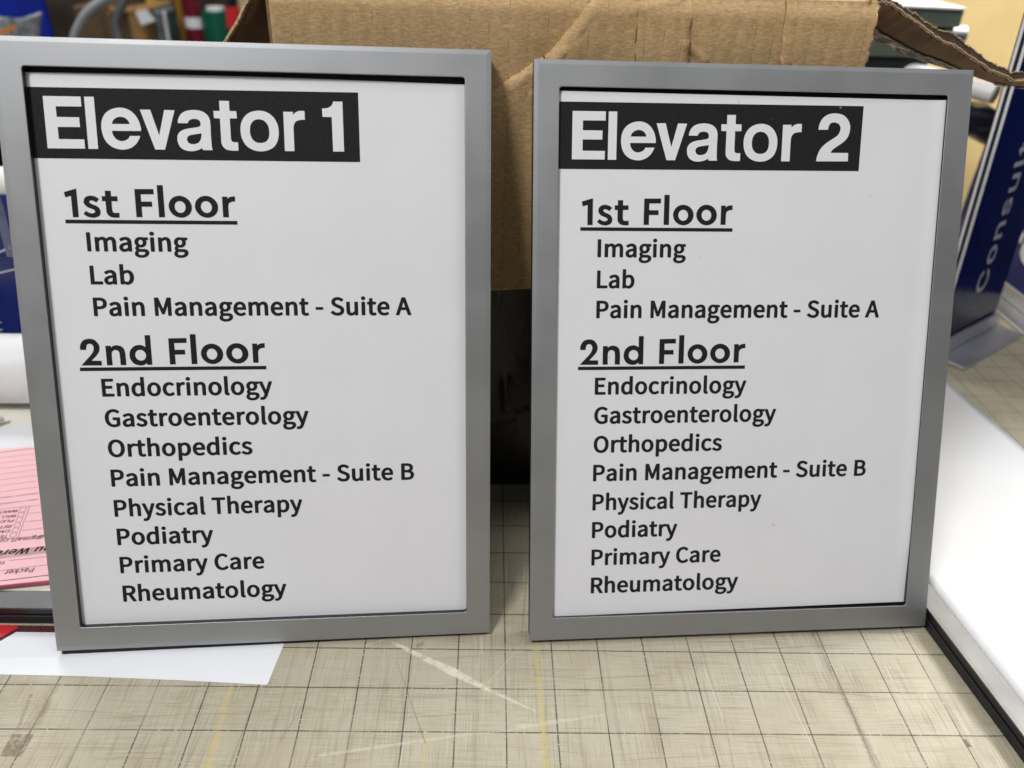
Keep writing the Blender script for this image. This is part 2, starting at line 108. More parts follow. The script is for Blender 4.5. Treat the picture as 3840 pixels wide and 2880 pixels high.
PRINTED = {
 'el': '274 10523,936 10526,936 10351,483 10347,483 10160,878 10160,877 9987,483 9984,484 9768,933 9769,933 9604,271 9599;996 10526,1167 10528,1165 9602,993 9601;1956 9938,1958 9950,1959 9963,1960 9977,1959 9992,1957 10010,1953 10031,1948 10056,1942 10083,1934 10109,1924 10135,1912 10159,1898 10184,1882 10208,1865 10231,1847 10251,1827 10270,1805 10287,1783 10302,1759 10315,1734 10326,1709 10334,1682 10341,1655 10345,1627 10347,1599 10347,1571 10344,1541 10340,1512 10333,1484 10324,1457 10314,1431 10302,1407 10288,1383 10273,1362 10255,1342 10236,1324 10214,1308 10190,1294 10164,1282 10137,1272 10110,1265 10082,1260 10053,1257 10023,1255 9993,1255 9964,1257 9934,1260 9904,1265 9874,1271 9845,1280 9818,1290 9792,1302 9766,1316 9743,1331 9720,1349 9700,1368 9681,1389 9664,1411 9649,1435 9636,1461 9624,1488 9615,1518 9607,1549 9602,1580 9598,1609 9597,1637 9599,1664 9603,1691 9609,1716 9616,1740 9626,1763 9636,1785 9649,1805 9663,1824 9678,1842 9693,1857 9709,1871 9726,1884 9744,1895 9762,1905 9778,1914 9793,1921 9808,1927 9822,1932 9835,1937 9849,1749 9844,1743 9831,1737 9818,1729 9806,1719 9795,1706 9785,1690 9775,1670 9766,1649 9758,1628 9752,1607 9750,1588 9751,1568 9754,1549 9760,1531 9767,1515 9776,1501 9787,1488 9800,1476 9815,1466 9830,1458 9845,1451 9861,1446 9878,1443 9896,1440 9914,1438 9932;1446 10054,1450 10066,1454 10079,1458 10090,1464 10102,1471 10113,1480 10124,1490 10135,1501 10145,1514 10155,1527 10163,1541 10169,1557 10175,1573 10180,1590 10183,1607 10185,1623 10184,1640 10182,1657 10178,1673 10173,1688 10167,1701 10159,1714 10149,1725 10138,1735 10126,1744 10115,1750 10104,1756 10092,1760 10080,1763 10069,1766 10057;1965 10319,2150 10322,2279 9864,2401 10322,2587 10321,2366 9610,2189 9609;2631 10093,2632 10109,2633 10126,2636 10142,2640 10158,2646 10175,2654 10192,2663 10210,2675 10228,2687 10244,2702 10259,2717 10273,2735 10285,2754 10295,2774 10305,2796 10313,2820 10319,2846 10325,2873 10329,2901 10332,2929 10333,2956 10333,2984 10331,3012 10328,3039 10323,3063 10317,3085 10310,3105 10301,3123 10290,3139 10279,3154 10267,3167 10255,3178 10242,3187 10228,3195 10213,3202 10198,3208 10183,3212 10168,3216 10152,3218 10135,3219 10114,3220 10080,3220 10038,3219 9991,3217 9941,3216 9889,3221 9664,3232 9614,3059 9612,3039 9650,3024 9641,3009 9632,2994 9624,2977 9617,2959 9610,2938 9604,2917 9598,2894 9594,2871 9590,2847 9589,2822 9590,2795 9592,2768 9596,2743 9602,2720 9610,2699 9619,2680 9631,2663 9644,2648 9659,2635 9676,2625 9696,2616 9719,2610 9742,2605 9766,2603 9789,2602 9810,2604 9830,2607 9851,2612 9870,2620 9887,2629 9903,2640 9918,2654 9931,2668 9943,2684 9954,2700 9964,2718 9972,2737 9979,2757 9986,2779 9992,2804 9997,2831 10002,2859 10006,2887 10010,2912 10014,2936 10018,2959 10022,2981 10026,3000 10031,3015 10038,3026 10047,3034 10057,3039 10068,3042 10079,3043 10090,3042 10102,3039 10115,3034 10128,3027 10140,3018 10150,3006 10158,2992 10164,2976 10169,2959 10173,2943 10174,2925 10174,2906 10172,2887 10168,2869 10163,2854 10156,2842 10147,2832 10135,2823 10122,2815 10108,2808 10093;3044 9918,3025 9914,3006 9910,2986 9907,2966 9903,2947 9899,2925 9896,2903 9893,2881 9889,2861 9885,2843 9881,2829 9875,2817 9869,2806 9863,2798 9856,2791 9848,2785 9839,2780 9829,2777 9819,2776 9809,2776 9798,2778 9786,2782 9774,2787 9761,2795 9749,2804 9739,2816 9732,2830 9725,2846 9720,2862 9717,2879 9717,2898 9718,2918 9721,2939 9726,2959 9733,2975 9742,2989 9752,3001 9765,3011 9779,3020 9794,3028 9809,3034 9825,3038 9842,3041 9858,3044 9874,3045 9887,3046 9894,3046 9901,3046 9908,3045 9913;3403 10506,3582 10508,3582 10328,3706 10327,3708 10197,3579 10195,3580 9831,3581 9821,3583 9811,3585 9801,3588 9792,3593 9785,3598 9779,3605 9775,3613 9771,3622 9768,3631 9766,3706 9765,3706 9615,3677 9613,3649 9612,3621 9611,3595 9612,3571 9613,3548 9616,3527 9619,3507 9624,3488 9630,3472 9639,3457 9650,3443 9663,3431 9678,3421 9693,3413 9709,3407 9725,3403 9741,3401 9758,3400 9776,3400 9793,3400 10192,3292 10194,3289 10324,3404 10325;4113 10346,4143 10346,4173 10343,4202 10338,4230 10331,4257 10322,4283 10310,4308 10295,4332 10278,4354 10259,4375 10239,4393 10217,4409 10192,4424 10166,4436 10139,4447 10114,4455 10089,4460 10064,4464 10039,4466 10013,4467 9987,4467 9958,4466 9928,4462 9897,4457 9866,4450 9837,4440 9810,4429 9782,4415 9755,4399 9731,4381 9709,4361 9689,4339 9672,4315 9657,4290 9644,4264 9633,4237 9624,4209 9616,4180 9611,4150 9608,4122 9607,4094 9607,4066 9610,4038 9614,4011 9620,3984 9629,3958 9640,3931 9653,3905 9668,3881 9685,3860 9704,3841 9725,3824 9749,3809 9774,3797 9801,3786 9827,3778 9855,3772 9883,3768 9912,3765 9940,3764 9968,3764 9996,3765 10023,3768 10050,3773 10077,3780 10103,3788 10128,3799 10153,3811 10178,3825 10201,3841 10223,3860 10244,3882 10264,3905 10282,3930 10298,3957 10312,3986 10323,4017 10332,4049 10339,4082 10344;4113 10191,4133 10190,4152 10187,4171 10182,4189 10175,4205 10166,4221 10154,4235 10140,4248 10124,4260 10107,4270 10089,4277 10072,4283 10053,4287 10033,4290 10013,4292 9991,4292 9966,4291 9940,4289 9912,4285 9886,4279 9863,4271 9843,4260 9826,4248 9810,4234 9796,4218 9784,4200 9775,4180 9768,4159 9764,4137 9761,4117 9760,4097 9761,4077 9763,4057 9768,4039 9774,4022 9783,4006 9794,3992 9808,3979 9823,3967 9840,3958 9858,3950 9877,3944 9898,3940 9919,3937 9942,3936 9964,3936 9988,3938 10013,3941 10038,3946 10063,3954 10084,3963 10104,3974 10122,3987 10138,4002 10152,4017 10164,4034 10174,4054 10181,4074 10187,4094 10190;4567 10336,4745 10337,4744 10280,4753 10290,4762 10300,4772 10310,4782 10319,4793 10327,4805 10334,4818 10341,4831 10346,4845 10351,4859 10355,4875 10357,4893 10358,4910 10359,4926 10358,4938 10358,4944 10357,4950 10355,4955 10353,4959 10351,4961 10348,4961 10197,4951 10198,4939 10199,4927 10199,4914 10198,4899 10196,4881 10193,4861 10189,4839 10184,4819 10178,4802 10169,4789 10158,4777 10145,4768 10130,4760 10114,4753 10097,4749 10080,4746 10060,4745 10040,4744 10019,4744 9998,4744 9621,4566 9620',
 'one': '5479 10485,5652 10486,5656 9574,5449 9570,5444 10202,5272 10203,5268 10356,5282 10356,5297 10356,5312 10356,5326 10358,5340 10360,5355 10363,5369 10366,5383 10371,5396 10377,5408 10383,5420 10390,5431 10399,5442 10408,5451 10417,5459 10427,5465 10438,5470 10449,5474 10461,5477 10473',
 'two': '5316 10251,5316 10273,5317 10295,5320 10317,5324 10339,5330 10362,5338 10385,5349 10409,5361 10433,5375 10455,5391 10476,5409 10494,5429 10511,5452 10526,5475 10540,5500 10551,5526 10560,5554 10567,5583 10572,5613 10575,5643 10576,5675 10576,5709 10573,5743 10568,5776 10561,5805 10551,5832 10538,5857 10522,5879 10504,5900 10485,5918 10464,5934 10443,5948 10419,5960 10395,5969 10370,5976 10345,5980 10320,5982 10294,5981 10268,5978 10242,5974 10217,5969 10192,5961 10166,5952 10141,5941 10117,5929 10095,5915 10076,5899 10058,5882 10041,5863 10025,5843 10008,5821 9992,5797 9975,5772 9959,5748 9943,5726 9928,5706 9914,5686 9901,5668 9888,5652 9875,5638 9863,5627 9850,5618 9838,5611 9826,5605 9814,5599 9802,5973 9805,5978 9638,5304 9630,5306 9654,5308 9678,5312 9702,5317 9726,5324 9751,5332 9776,5343 9803,5355 9829,5368 9855,5384 9880,5402 9903,5423 9926,5445 9948,5468 9969,5492 9989,5517 10008,5544 10026,5571 10043,5598 10059,5624 10076,5648 10092,5672 10108,5695 10124,5716 10139,5733 10156,5746 10174,5756 10194,5764 10213,5770 10232,5774 10249,5777 10264,5779 10277,5779 10289,5777 10301,5773 10313,5767 10326,5759 10340,5750 10354,5739 10366,5726 10376,5710 10384,5692 10391,5673 10396,5654 10399,5635 10400,5617 10398,5599 10395,5581 10390,5564 10381,5550 10369,5540 10352,5531 10331,5524 10307,5519 10281,5514 10255',
 'h1': '708 8849,713 8847,714 8323,608 8322,607 8717,507 8687,487 8782;1108 8665,1053 8598,1044 8605,1034 8611,1024 8617,1014 8622,1005 8627,995 8630,985 8633,975 8635,965 8636,957 8636,948 8633,940 8629,933 8623,929 8617,927 8611,929 8604,933 8596,940 8588,949 8581,958 8574,969 8568,981 8563,995 8559,1009 8554,1023 8548,1036 8541,1050 8534,1064 8526,1077 8517,1088 8507,1097 8494,1104 8480,1111 8464,1115 8448,1117 8433,1116 8417,1112 8401,1107 8385,1099 8370,1091 8358,1081 8348,1069 8340,1055 8333,1041 8328,1028 8323,1014 8320,1000 8317,985 8316,971 8316,956 8317,940 8318,923 8320,907 8324,891 8329,875 8335,860 8342,846 8351,832 8361,819 8372,805 8384,853 8446,863 8437,873 8429,883 8422,894 8415,905 8409,918 8405,931 8401,945 8398,958 8397,970 8397,981 8399,991 8403,1001 8408,1009 8414,1014 8419,1017 8426,1018 8433,1016 8441,1013 8448,1009 8455,1002 8461,993 8466,983 8471,972 8476,960 8481,947 8486,932 8492,916 8497,901 8504,887 8511,875 8520,864 8530,854 8540,845 8551,838 8562,833 8572,829 8583,826 8593,825 8604,826 8616,828 8629,832 8643,837 8657,844 8670,852 8681,861 8690,873 8698,885 8705,898 8711,910 8715,922 8719,934 8721,946 8722,958 8723,971 8722,985 8721,999 8718,1014 8715,1029 8711,1043 8706,1057 8699,1070 8692,1083 8683,1095 8674;1223 8815,1330 8816,1329 8716,1442 8716,1441 8626,1330 8625,1329 8465,1332 8454,1334 8444,1337 8434,1341 8426,1347 8419,1354 8414,1362 8411,1372 8410,1382 8409,1392 8408,1403 8408,1414 8409,1427 8410,1439 8412,1452 8413,1454 8326,1440 8324,1426 8322,1412 8320,1397 8319,1381 8320,1364 8321,1346 8322,1327 8325,1309 8329,1293 8335,1278 8342,1265 8352,1253 8364,1243 8375,1235 8387,1229 8399,1225 8411,1223 8423,1221 8436,1221 8449,1220 8624,1160 8623,1160 8715,1222 8715',
 'fl': '1761 8853,2106 8857,2106 8761,1867 8758,1868 8624,2062 8624,2064 8530,1868 8529,1869 8334,1760 8333;2173 8930,2282 8931,2284 8336,2174 8335;2790 8536,2787 8491,2772 8447,2749 8408,2716 8376,2676 8351,2632 8335,2584 8330,2537 8335,2491 8350,2450 8374,2415 8406,2388 8444,2371 8488,2364 8533,2367 8578,2382 8622,2405 8660,2438 8693,2477 8718,2522 8733,2569 8739,2617 8734,2662 8719,2704 8695,2739 8663,2766 8625,2783 8582;2675 8531,2673 8506,2666 8483,2655 8462,2640 8444,2621 8430,2600 8422,2578 8419,2555 8422,2533 8430,2514 8443,2497 8460,2484 8481,2476 8505,2473 8529,2474 8554,2481 8577,2492 8598,2507 8616,2526 8629,2547 8638,2569 8641,2592 8638,2614 8630,2633 8617,2650 8600,2663 8579,2671 8555;3276 8541,3273 8495,3259 8451,3235 8412,3202 8379,3162 8355,3118 8339,3070 8333,3022 8338,2976 8353,2934 8377,2899 8410,2872 8448,2854 8491,2847 8537,2851 8583,2865 8626,2889 8665,2921 8697,2961 8722,3005 8738,3053 8743,3101 8739,3147 8724,3188 8700,3224 8668,3251 8629,3269 8586;3160 8535,3158 8510,3152 8487,3141 8465,3125 8448,3107 8434,3086 8426,3063 8423,3040 8425,3019 8434,2999 8447,2982 8464,2969 8485,2961 8509,2957 8533,2958 8558,2965 8581,2976 8603,2992 8620,3010 8634,3031 8642,3054 8645,3076 8642,3098 8634,3118 8621,3135 8604,3148 8583,3156 8560;3358 8730,3455 8731,3455 8689,3463 8698,3472 8706,3481 8713,3493 8720,3506 8726,3521 8730,3539 8733,3558 8735,3578 8736,3599 8737,3600 8642,3591 8643,3582 8644,3572 8645,3562 8644,3551 8642,3538 8638,3524 8633,3510 8627,3497 8620,3486 8611,3479 8601,3474 8588,3471 8575,3468 8560,3466 8545,3467 8346,3360 8345',
 'h2': '505 5792,505 5813,505 5834,507 5855,511 5874,517 5894,526 5913,536 5932,549 5951,564 5967,580 5981,600 5991,622 5999,645 6005,669 6008,691 6010,712 6009,734 6006,754 6000,774 5993,792 5983,807 5970,822 5953,835 5935,846 5917,855 5900,861 5886,866 5872,868 5858,869 5845,869 5830,867 5815,865 5799,861 5783,856 5767,849 5752,842 5737,833 5723,823 5710,812 5695,798 5678,781 5660,762 5640,741 5619,720 5597,697 5575,883 5574,883 5482,501 5484,631 5622,653 5644,674 5667,694 5689,711 5711,726 5731,737 5751,746 5770,753 5789,757 5806,759 5822,760 5838,757 5852,753 5865,747 5877,741 5887,732 5896,722 5902,710 5908,698 5911,687 5912,676 5911,665 5908,653 5903,643 5895,635 5884,629 5870,625 5853,621 5834,619 5813,617 5792;979 5867,1080 5871,1079 5831,1088 5839,1098 5848,1107 5855,1118 5862,1130 5867,1142 5872,1155 5875,1170 5878,1185 5879,1200 5878,1217 5875,1237 5870,1256 5864,1274 5856,1290 5845,1302 5833,1314 5818,1324 5801,1331 5781,1336 5757,1340 5716,1342 5666,1343 5609,1342 5548,1341 5484,1236 5485,1236 5539,1236 5592,1235 5639,1234 5681,1232 5714,1231 5728,1228 5740,1224 5750,1218 5759,1212 5767,1203 5774,1192 5779,1181 5783,1169 5786,1158 5787,1147 5785,1135 5782,1124 5776,1114 5770,1105 5762,1099 5754,1094 5744,1090 5733,1087 5721,1085 5706,1084 5674,1084 5633,1084 5587,1086 5537,1087 5484,980 5483;1729 6073,1832 6074,1834 5486,1735 5485,1734 5525,1725 5516,1715 5508,1705 5500,1694 5493,1682 5487,1668 5482,1654 5478,1639 5475,1622 5474,1605 5475,1586 5477,1564 5481,1542 5487,1521 5495,1503 5504,1486 5516,1471 5531,1458 5547,1446 5564,1437 5581,1429 5598,1424 5616,1420 5634,1419 5653,1418 5672,1419 5692,1421 5714,1425 5735,1431 5755,1439 5774,1449 5792,1463 5810,1478 5826,1494 5841,1511 5853,1529 5863,1549 5870,1570 5876,1590 5880,1608 5882,1625 5883,1640 5881,1654 5878,1667 5874,1680 5870,1691 5865,1702 5859,1712 5852,1721 5845,1731 5838;1728 5677,1726 5653,1719 5631,1708 5610,1692 5593,1673 5581,1652 5573,1629 5570,1607 5573,1585 5581,1565 5594,1549 5611,1536 5632,1528 5655,1525 5679,1527 5703,1534 5725,1545 5746,1561 5762,1580 5775,1601 5783,1623 5785,1646 5783,1668 5775,1687 5762,1704 5745,1717 5724,1725 5701',
}
# ------------------------------------------------------------------ helpers
CAM_M = Euler(CAM_ROT, 'XYZ').to_matrix()
CAM_V = Vector(CAM_LOC)


def ray(px, py):
    """direction of a photo pixel (3840 x 2880) in the room"""
    return CAM_M @ Vector(((px - 1920) / CAM_F, -(py - 1440) / CAM_F, -1))


def on_z(px, py, z=0.0):
    d = ray(px, py)
    return CAM_V + d * ((z - CAM_V.z) / d.z)


def on_y(px, py, y):
    d = ray(px, py)
    return CAM_V + d * ((y - CAM_V.y) / d.y)


def decode(s, m):
    return [[tuple(float(v) / m for v in p.split()) for p in c.split(',')] for c in s.split(';')]


def link_mesh(name, verts, faces, mat, parent=None, smooth=False):
    me = bpy.data.meshes.new(name)
    me.from_pydata([Vector(v) * S for v in verts], [], faces)
    me.update()
    if mat:
        me.materials.append(mat)
    if smooth:
        for p in me.polygons:
            p.use_smooth = True
    o = bpy.data.objects.new(name, me)
    COL.objects.link(o)
    if parent:
        o.parent = parent
    return o


def tag(o, label, cat, group=None):
    o['label'] = label
    o['category'] = cat
    if group:
        o['group'] = group
    return o


def structure(o):
    o['kind'] = 'structure'
    return o


def thing(name, label, cat, loc=(0, 0, 0), rot=(0, 0, 0), group=None):
    o = bpy.data.objects.new(name, None)
    COL.objects.link(o)
    o.empty_display_size = 0.02
    o.location = Vector(loc) * S
    o.rotation_euler = rot
    return tag(o, label, cat, group)


class MB:
    """collects boxes, tubes, strips and loops; link() makes ONE mesh of them (inches)"""

    def __init__(self):
        self.v, self.f = [], []

    def add(self, vs, fs):
        n = len(self.v)
        self.v += [tuple(v) for v in vs]
        self.f += [tuple(i + n for i in f) for f in fs]
        return self

    def box(self, lo, hi, bev=0.0):
        x0, y0, z0 = lo
        x1, y1, z1 = hi
        b = min(bev, (x1 - x0) / 2.1, (y1 - y0) / 2.1, (z1 - z0) / 2.1)
        if b <= 0:
            vs = [(x, y, z) for x in (x0, x1) for y in (y0, y1) for z in (z0, z1)]
            return self.add(vs, [(0, 1, 3, 2), (4, 6, 7, 5), (0, 4, 5, 1), (2, 3, 7, 6), (0, 2, 6, 4), (1, 5, 7, 3)])
        vs = []
        idx = {}
        for i, x in enumerate((x0, x1)):
            for j, y in enumerate((y0, y1)):
                for k, z in enumerate((z0, z1)):
                    sx, sy, sz = (1 if i == 0 else -1), (1 if j == 0 else -1), (1 if k == 0 else -1)
                    for a in range(3):
                        idx[(i, j, k, a)] = len(vs)
                        vs.append((x + (0 if a == 0 else sx * b), y + (0 if a == 1 else sy * b), z + (0 if a == 2 else sz * b)))
        fs = []
        for i in (0, 1):
            fs.append([idx[(i, j, k, 0)] for j, k in ((0, 0), (0, 1), (1, 1), (1, 0))])
            fs.append([idx[(j, i, k, 1)] for j, k in ((0, 0), (1, 0), (1, 1), (0, 1))])
            fs.append([idx[(j, k, i, 2)] for j, k in ((0, 0), (0, 1), (1, 1), (1, 0))])
        for i in (0, 1):
            for j in (0, 1):
                fs.append([idx[(0, i, j, 1)], idx[(1, i, j, 1)], idx[(1, i, j, 2)], idx[(0, i, j, 2)]])
                fs.append([idx[(i, 0, j, 0)], idx[(i, 1, j, 0)], idx[(i, 1, j, 2)], idx[(i, 0, j, 2)]])
                fs.append([idx[(i, j, 0, 0)], idx[(i, j, 1, 0)], idx[(i, j, 1, 1)], idx[(i, j, 0, 1)]])
                for k in (0, 1):
                    fs.append([idx[(i, j, k, 0)], idx[(i, j, k, 1)], idx[(i, j, k, 2)]])
        return self.add(vs, fs)

    def tube(self, path, r, seg=20, caps=True):
        P = [Vector(p) for p in path]
        rs = r if isinstance(r, (list, tuple)) else [r] * len(P)
        vs = []
        t0 = (P[1] - P[0]).normalized()
        u = t0.orthogonal().normalized()
        for i, p in enumerate(P):
            t = (P[min(i + 1, len(P) - 1)] - P[max(i - 1, 0)]).normalized()
            u = (u - t * u.dot(t)).normalized()
            w = t.cross(u)
            for k in range(seg):
                a = 2 * math.pi * k / seg
                vs.append(p + (u * math.cos(a) + w * math.sin(a)) * rs[i])
        fs = []
        for i in range(len(P) - 1):
            for k in range(seg):
                a, b = i * seg + k, i * seg + (k + 1) % seg
                fs.append((a, b, b + seg, a + seg))
        if caps:
            fs.append(tuple(range(seg))[::-1])
            fs.append(tuple(range((len(P) - 1) * seg, len(P) * seg)))
        return self.add(vs, fs)

    def prism(self, poly, z0, z1):
        n = len(poly)
        vs = [(x, y, z0) for x, y in poly] + [(x, y, z1) for x, y in poly]
        fs = [tuple(range(n))[::-1], tuple(range(n, 2 * n))]
        fs += [(i, (i + 1) % n, (i + 1) % n + n, i + n) for i in range(n)]
        return self.add(vs, fs)

    def strip(self, a, b, w, up=(0, 0, 1)):
        a, b = Vector(a), Vector(b)
        s = (b - a).normalized().cross(Vector(up)) * (w / 2)
        return self.add([a - s, b - s, b + s, a + s], [(0, 3, 2, 1)])

    def link(self, name, mat, parent=None, smooth=False):
        o = link_mesh(name, self.v, self.f, mat, parent)
        if smooth:
            auto_smooth(o)
        return o


def auto_smooth(o, deg=35):
    me = o.data
    for p in me.polygons:
        p.use_smooth = True
    import bmesh
    bm = bmesh.new()
    bm.from_mesh(me)
    bmesh.ops.recalc_face_normals(bm, faces=bm.faces)
    lim = math.radians(deg)
    for e in bm.edges:
        e.smooth = len(e.link_faces) == 2 and e.calc_face_angle(0) < lim
    bm.to_mesh(me)
    bm.free()


def grid_mesh(name, nu, nv, fn, mat, parent=None, thick=0.0):
    """a sheet: fn(u, v) gives a point in inches; thick adds a solid back"""
    vs = [fn(i / nu, j / nv) for j in range(nv + 1) for i in range(nu + 1)]
    fs = [(j * (nu + 1) + i, j * (nu + 1) + i + 1, (j + 1) * (nu + 1) + i + 1, (j + 1) * (nu + 1) + i) for j in range(nv) for i in range(nu)]
    o = link_mesh(name, vs, fs, mat, parent, smooth=True)
    if thick:
        m = o.modifiers.new('solid', 'SOLIDIFY')
        m.thickness = abs(thick) * S
        m.offset = -1 if thick > 0 else 1
        m.use_even_offset = True
    return o


def inside(p, poly):
    c = False
    for (x0, y0), (x1, y1) in zip(poly, poly[1:] + poly[:1]):
        if (y0 > p[1]) != (y1 > p[1]) and p[0] < (x1 - x0) * (p[1] - y0) / (y1 - y0) + x0:
            c = not c
    return c


def fill_polys(name, polys, place, mat, parent):
    """flat printed shapes: closed outlines with holes, filled letter by letter, put in space by place(x, y)"""
    area = lambda c: abs(sum(p[0] * q[1] - q[0] * p[1] for p, q in zip(c, c[1:] + c[:1]))) / 2
    polys = sorted([list(map(tuple, c)) for c in polys], key=area, reverse=True)
    groups = []
    for c in polys:
        for gr in groups:
            if area(c) < .6 * area(gr[0]) and all(inside(p, gr[0]) for p in c[::3]):
                gr.append(c)
                break
        else:
            groups.append([c])
    vs, fs = [], []
    for gr in groups:
        cu = bpy.data.curves.new(name, 'CURVE')
        cu.dimensions = '2D'
        cu.fill_mode = 'BOTH'
        for c in gr:
            sp = cu.splines.new('POLY')
            sp.points.add(len(c) - 1)
            for p, (x, y) in zip(sp.points, c):
                p.co = (x, y, 0, 1)
            sp.use_cyclic_u = True
        tmp = bpy.data.objects.new(name, cu)
        me = tmp.to_mesh()
        n = len(vs)
        vs += [tuple(place(v.co.x, v.co.y)) for v in me.vertices]
        fs += [tuple(i + n for i in p.vertices) for p in me.polygons]
        tmp.to_mesh_clear()
        bpy.data.objects.remove(tmp)
        bpy.data.curves.remove(cu)
    return link_mesh(name, vs, fs, mat, parent)


def text_polys(text, glyphs, m, scale, xs=1.0, track=0.0, shear=0.0, space=0.09):
    polys, x = [], 0.0
    for ch in text:
        if ch == ' ':
            x += space
            continue
        adv, data = glyphs[ch]
        for c in decode(data, m):
            polys.append([((px + x + shear * py) * scale * xs, py * scale) for px, py in c])
        x += adv + track
    lo = min(p[0] for c in polys for p in c)
    hi = max(p[0] for c in polys for p in c)
    return polys, lo, hi


# ------------------------------------------------------------------ materials
class G:
    def __init__(self, name, rough=0.5, metal=0.0, color=(0.5, 0.5, 0.5), spec=0.5):
        self.m = bpy.data.materials.new(name)
        self.m.use_nodes = True
        self.nt = self.m.node_tree
        self.b = self.nt.nodes['Principled BSDF']
        self.b.inputs['Roughness'].default_value = rough
        self.b.inputs['Metallic'].default_value = metal
        self.b.inputs['Base Color'].default_value = (*color, 1)
        self.b.inputs['Specular IOR Level'].default_value = spec
        self._p = None

    def new(self, t):
        return self.nt.nodes.new(t)

    def put(self, sock, v):
        if isinstance(v, bpy.types.NodeSocket):
            self.nt.links.new(v, sock)
        elif v is not None:
            sock.default_value = v

    @property
    def P(self):
        """object coordinates in inches"""
        if self._p is None:
            t = self.new('ShaderNodeTexCoord')
            self._p = self.vm('SCALE', t.outputs['Object'], s=1 / S)
        return self._p

    def vm(self, op, a, b=None, s=None):
        n = self.new('ShaderNodeVectorMath')
        n.operation = op
        self.put(n.inputs[0], a)
        if b is not None:
            self.put(n.inputs[1], b)
        if s is not None:
            self.put(n.inputs['Scale'], s)
        return n.outputs['Value'] if op in ('DOT_PRODUCT', 'LENGTH') else n.outputs['Vector']

    def ma(self, op, a, b=None, c=None, clamp=False):
        n = self.new('ShaderNodeMath')
        n.operation = op
        n.use_clamp = clamp
        for i, v in enumerate((a, b, c)):
            self.put(n.inputs[i], v)
        return n.outputs[0]

    def xyz(self, v):
        n = self.new('ShaderNodeSeparateXYZ')
        self.put(n.inputs[0], v)
        return n.outputs

    def noise(self, vec, scale=1.0, detail=2.0, rough=0.5, dist=0.0):
        n = self.new('ShaderNodeTexNoise')
        self.put(n.inputs['Vector'], vec)
        n.inputs['Scale'].default_value = scale
        n.inputs['Detail'].default_value = detail
        n.inputs['Roughness'].default_value = rough
        n.inputs['Distortion'].default_value = dist
        return n.outputs['Fac']

    def sv(self, sc, off=(0, 0, 0), vec=None):
        n = self.new('ShaderNodeVectorMath')
        n.operation = 'MULTIPLY_ADD'
        self.put(n.inputs[0], vec or self.P)
        n.inputs[1].default_value = sc
        n.inputs[2].default_value = off
        return n.outputs[0]

    def rng(self, v, a, b, c=0.0, d=1.0, smooth=True):
        n = self.new('ShaderNodeMapRange')
        n.interpolation_type = 'SMOOTHSTEP' if smooth else 'LINEAR'
        self.put(n.inputs[0], v)
        for i, k in enumerate((a, b, c, d)):
            self.put(n.inputs[i + 1], k)
        return n.outputs[0]

    def mix(self, f, a, b, mode='MIX'):
        n = self.new('ShaderNodeMix')
        n.data_type = 'RGBA'
        n.blend_type = mode
        self.put(n.inputs[0], f)
        for i, c in ((6, a), (7, b)):
            self.put(n.inputs[i], (*c, 1) if isinstance(c, tuple) and len(c) == 3 else c)
        return n.outputs[2]

    def bump(self, h, strength=0.3, dist=0.01):
        n = self.new('ShaderNodeBump')
        n.inputs['Strength'].default_value = strength
        n.inputs['Distance'].default_value = dist * S
        self.put(n.inputs['Height'], h)
        self.nt.links.new(n.outputs[0], self.b.inputs['Normal'])

    def color(self, c):
        self.put(self.b.inputs['Base Color'], c)
        return self

    def rough(self, r):
        self.put(self.b.inputs['Roughness'], r)
        return self

    def seg(self, a, b, w0, w1, soft=0.03):
        """0..1 mask of a tapering stroke from a to b on the table (inches)"""
        a, b = Vector((a[0], a[1], 0)), Vector((b[0], b[1], 0))
        L = (b - a).length
        d = (b - a) / L
        q = self.vm('SUBTRACT', self.P, tuple(a))
        u = self.ma('MULTIPLY', self.vm('DOT_PRODUCT', q, tuple(d)), 1 / L)
        v = self.ma('ABSOLUTE', self.vm('DOT_PRODUCT', q, (-d.y, d.x, 0)))
        w = self.rng(u, 0.0, 1.0, w0, w1, smooth=False)
        m = self.rng(self.ma('SUBTRACT', w, v), -soft, soft)
        ends = self.ma('MULTIPLY', self.rng(u, -0.01, 0.03), self.rng(u, 1.01, 0.97))
        return self.ma('MULTIPLY', m, ends)


def simple(name, color, rough=0.5, metal=0.0, spec=0.5, var=0.08, scale=3.0):
    g = G(name, rough, metal, color, spec)
    n = g.noise(g.P, scale, 3)
    dark = tuple(c * (1 - var) for c in color)
    lite = tuple(min(1, c * (1 + var)) for c in color)
    g.color(g.mix(g.rng(n, 0.3, 0.7), dark, lite))
    g.rough(g.rng(g.noise(g.P, scale * 4, 2), 0.3, 0.7, max(0.03, rough - 0.05), min(1, rough + 0.05)))
    return g.m


def make_silver(name, base=0.445, rough=0.5):
    g = G(name, rough, 0.9, (base, base * 1.005, base * 1.01))
    fine = g.noise(g.P, 95, 2, 0.6)
    big = g.noise(g.P, 0.8, 3)
    c = g.mix(g.rng(fine, 0.25, 0.75), (base * .88, base * .885, base * .89), (base * 1.12, base * 1.125, base * 1.13))
    speck = g.rng(g.noise(g.P, 30, 1), 0.76, 0.79)
    c = g.mix(g.ma('MULTIPLY', speck, 0.5), c, (0.8, 0.8, 0.8))
    g.color(c)
    g.rough(g.rng(big, 0.3, 0.7, rough - .03, rough + .04))
    g.bump(fine, 0.12, 0.004)
    return g.m


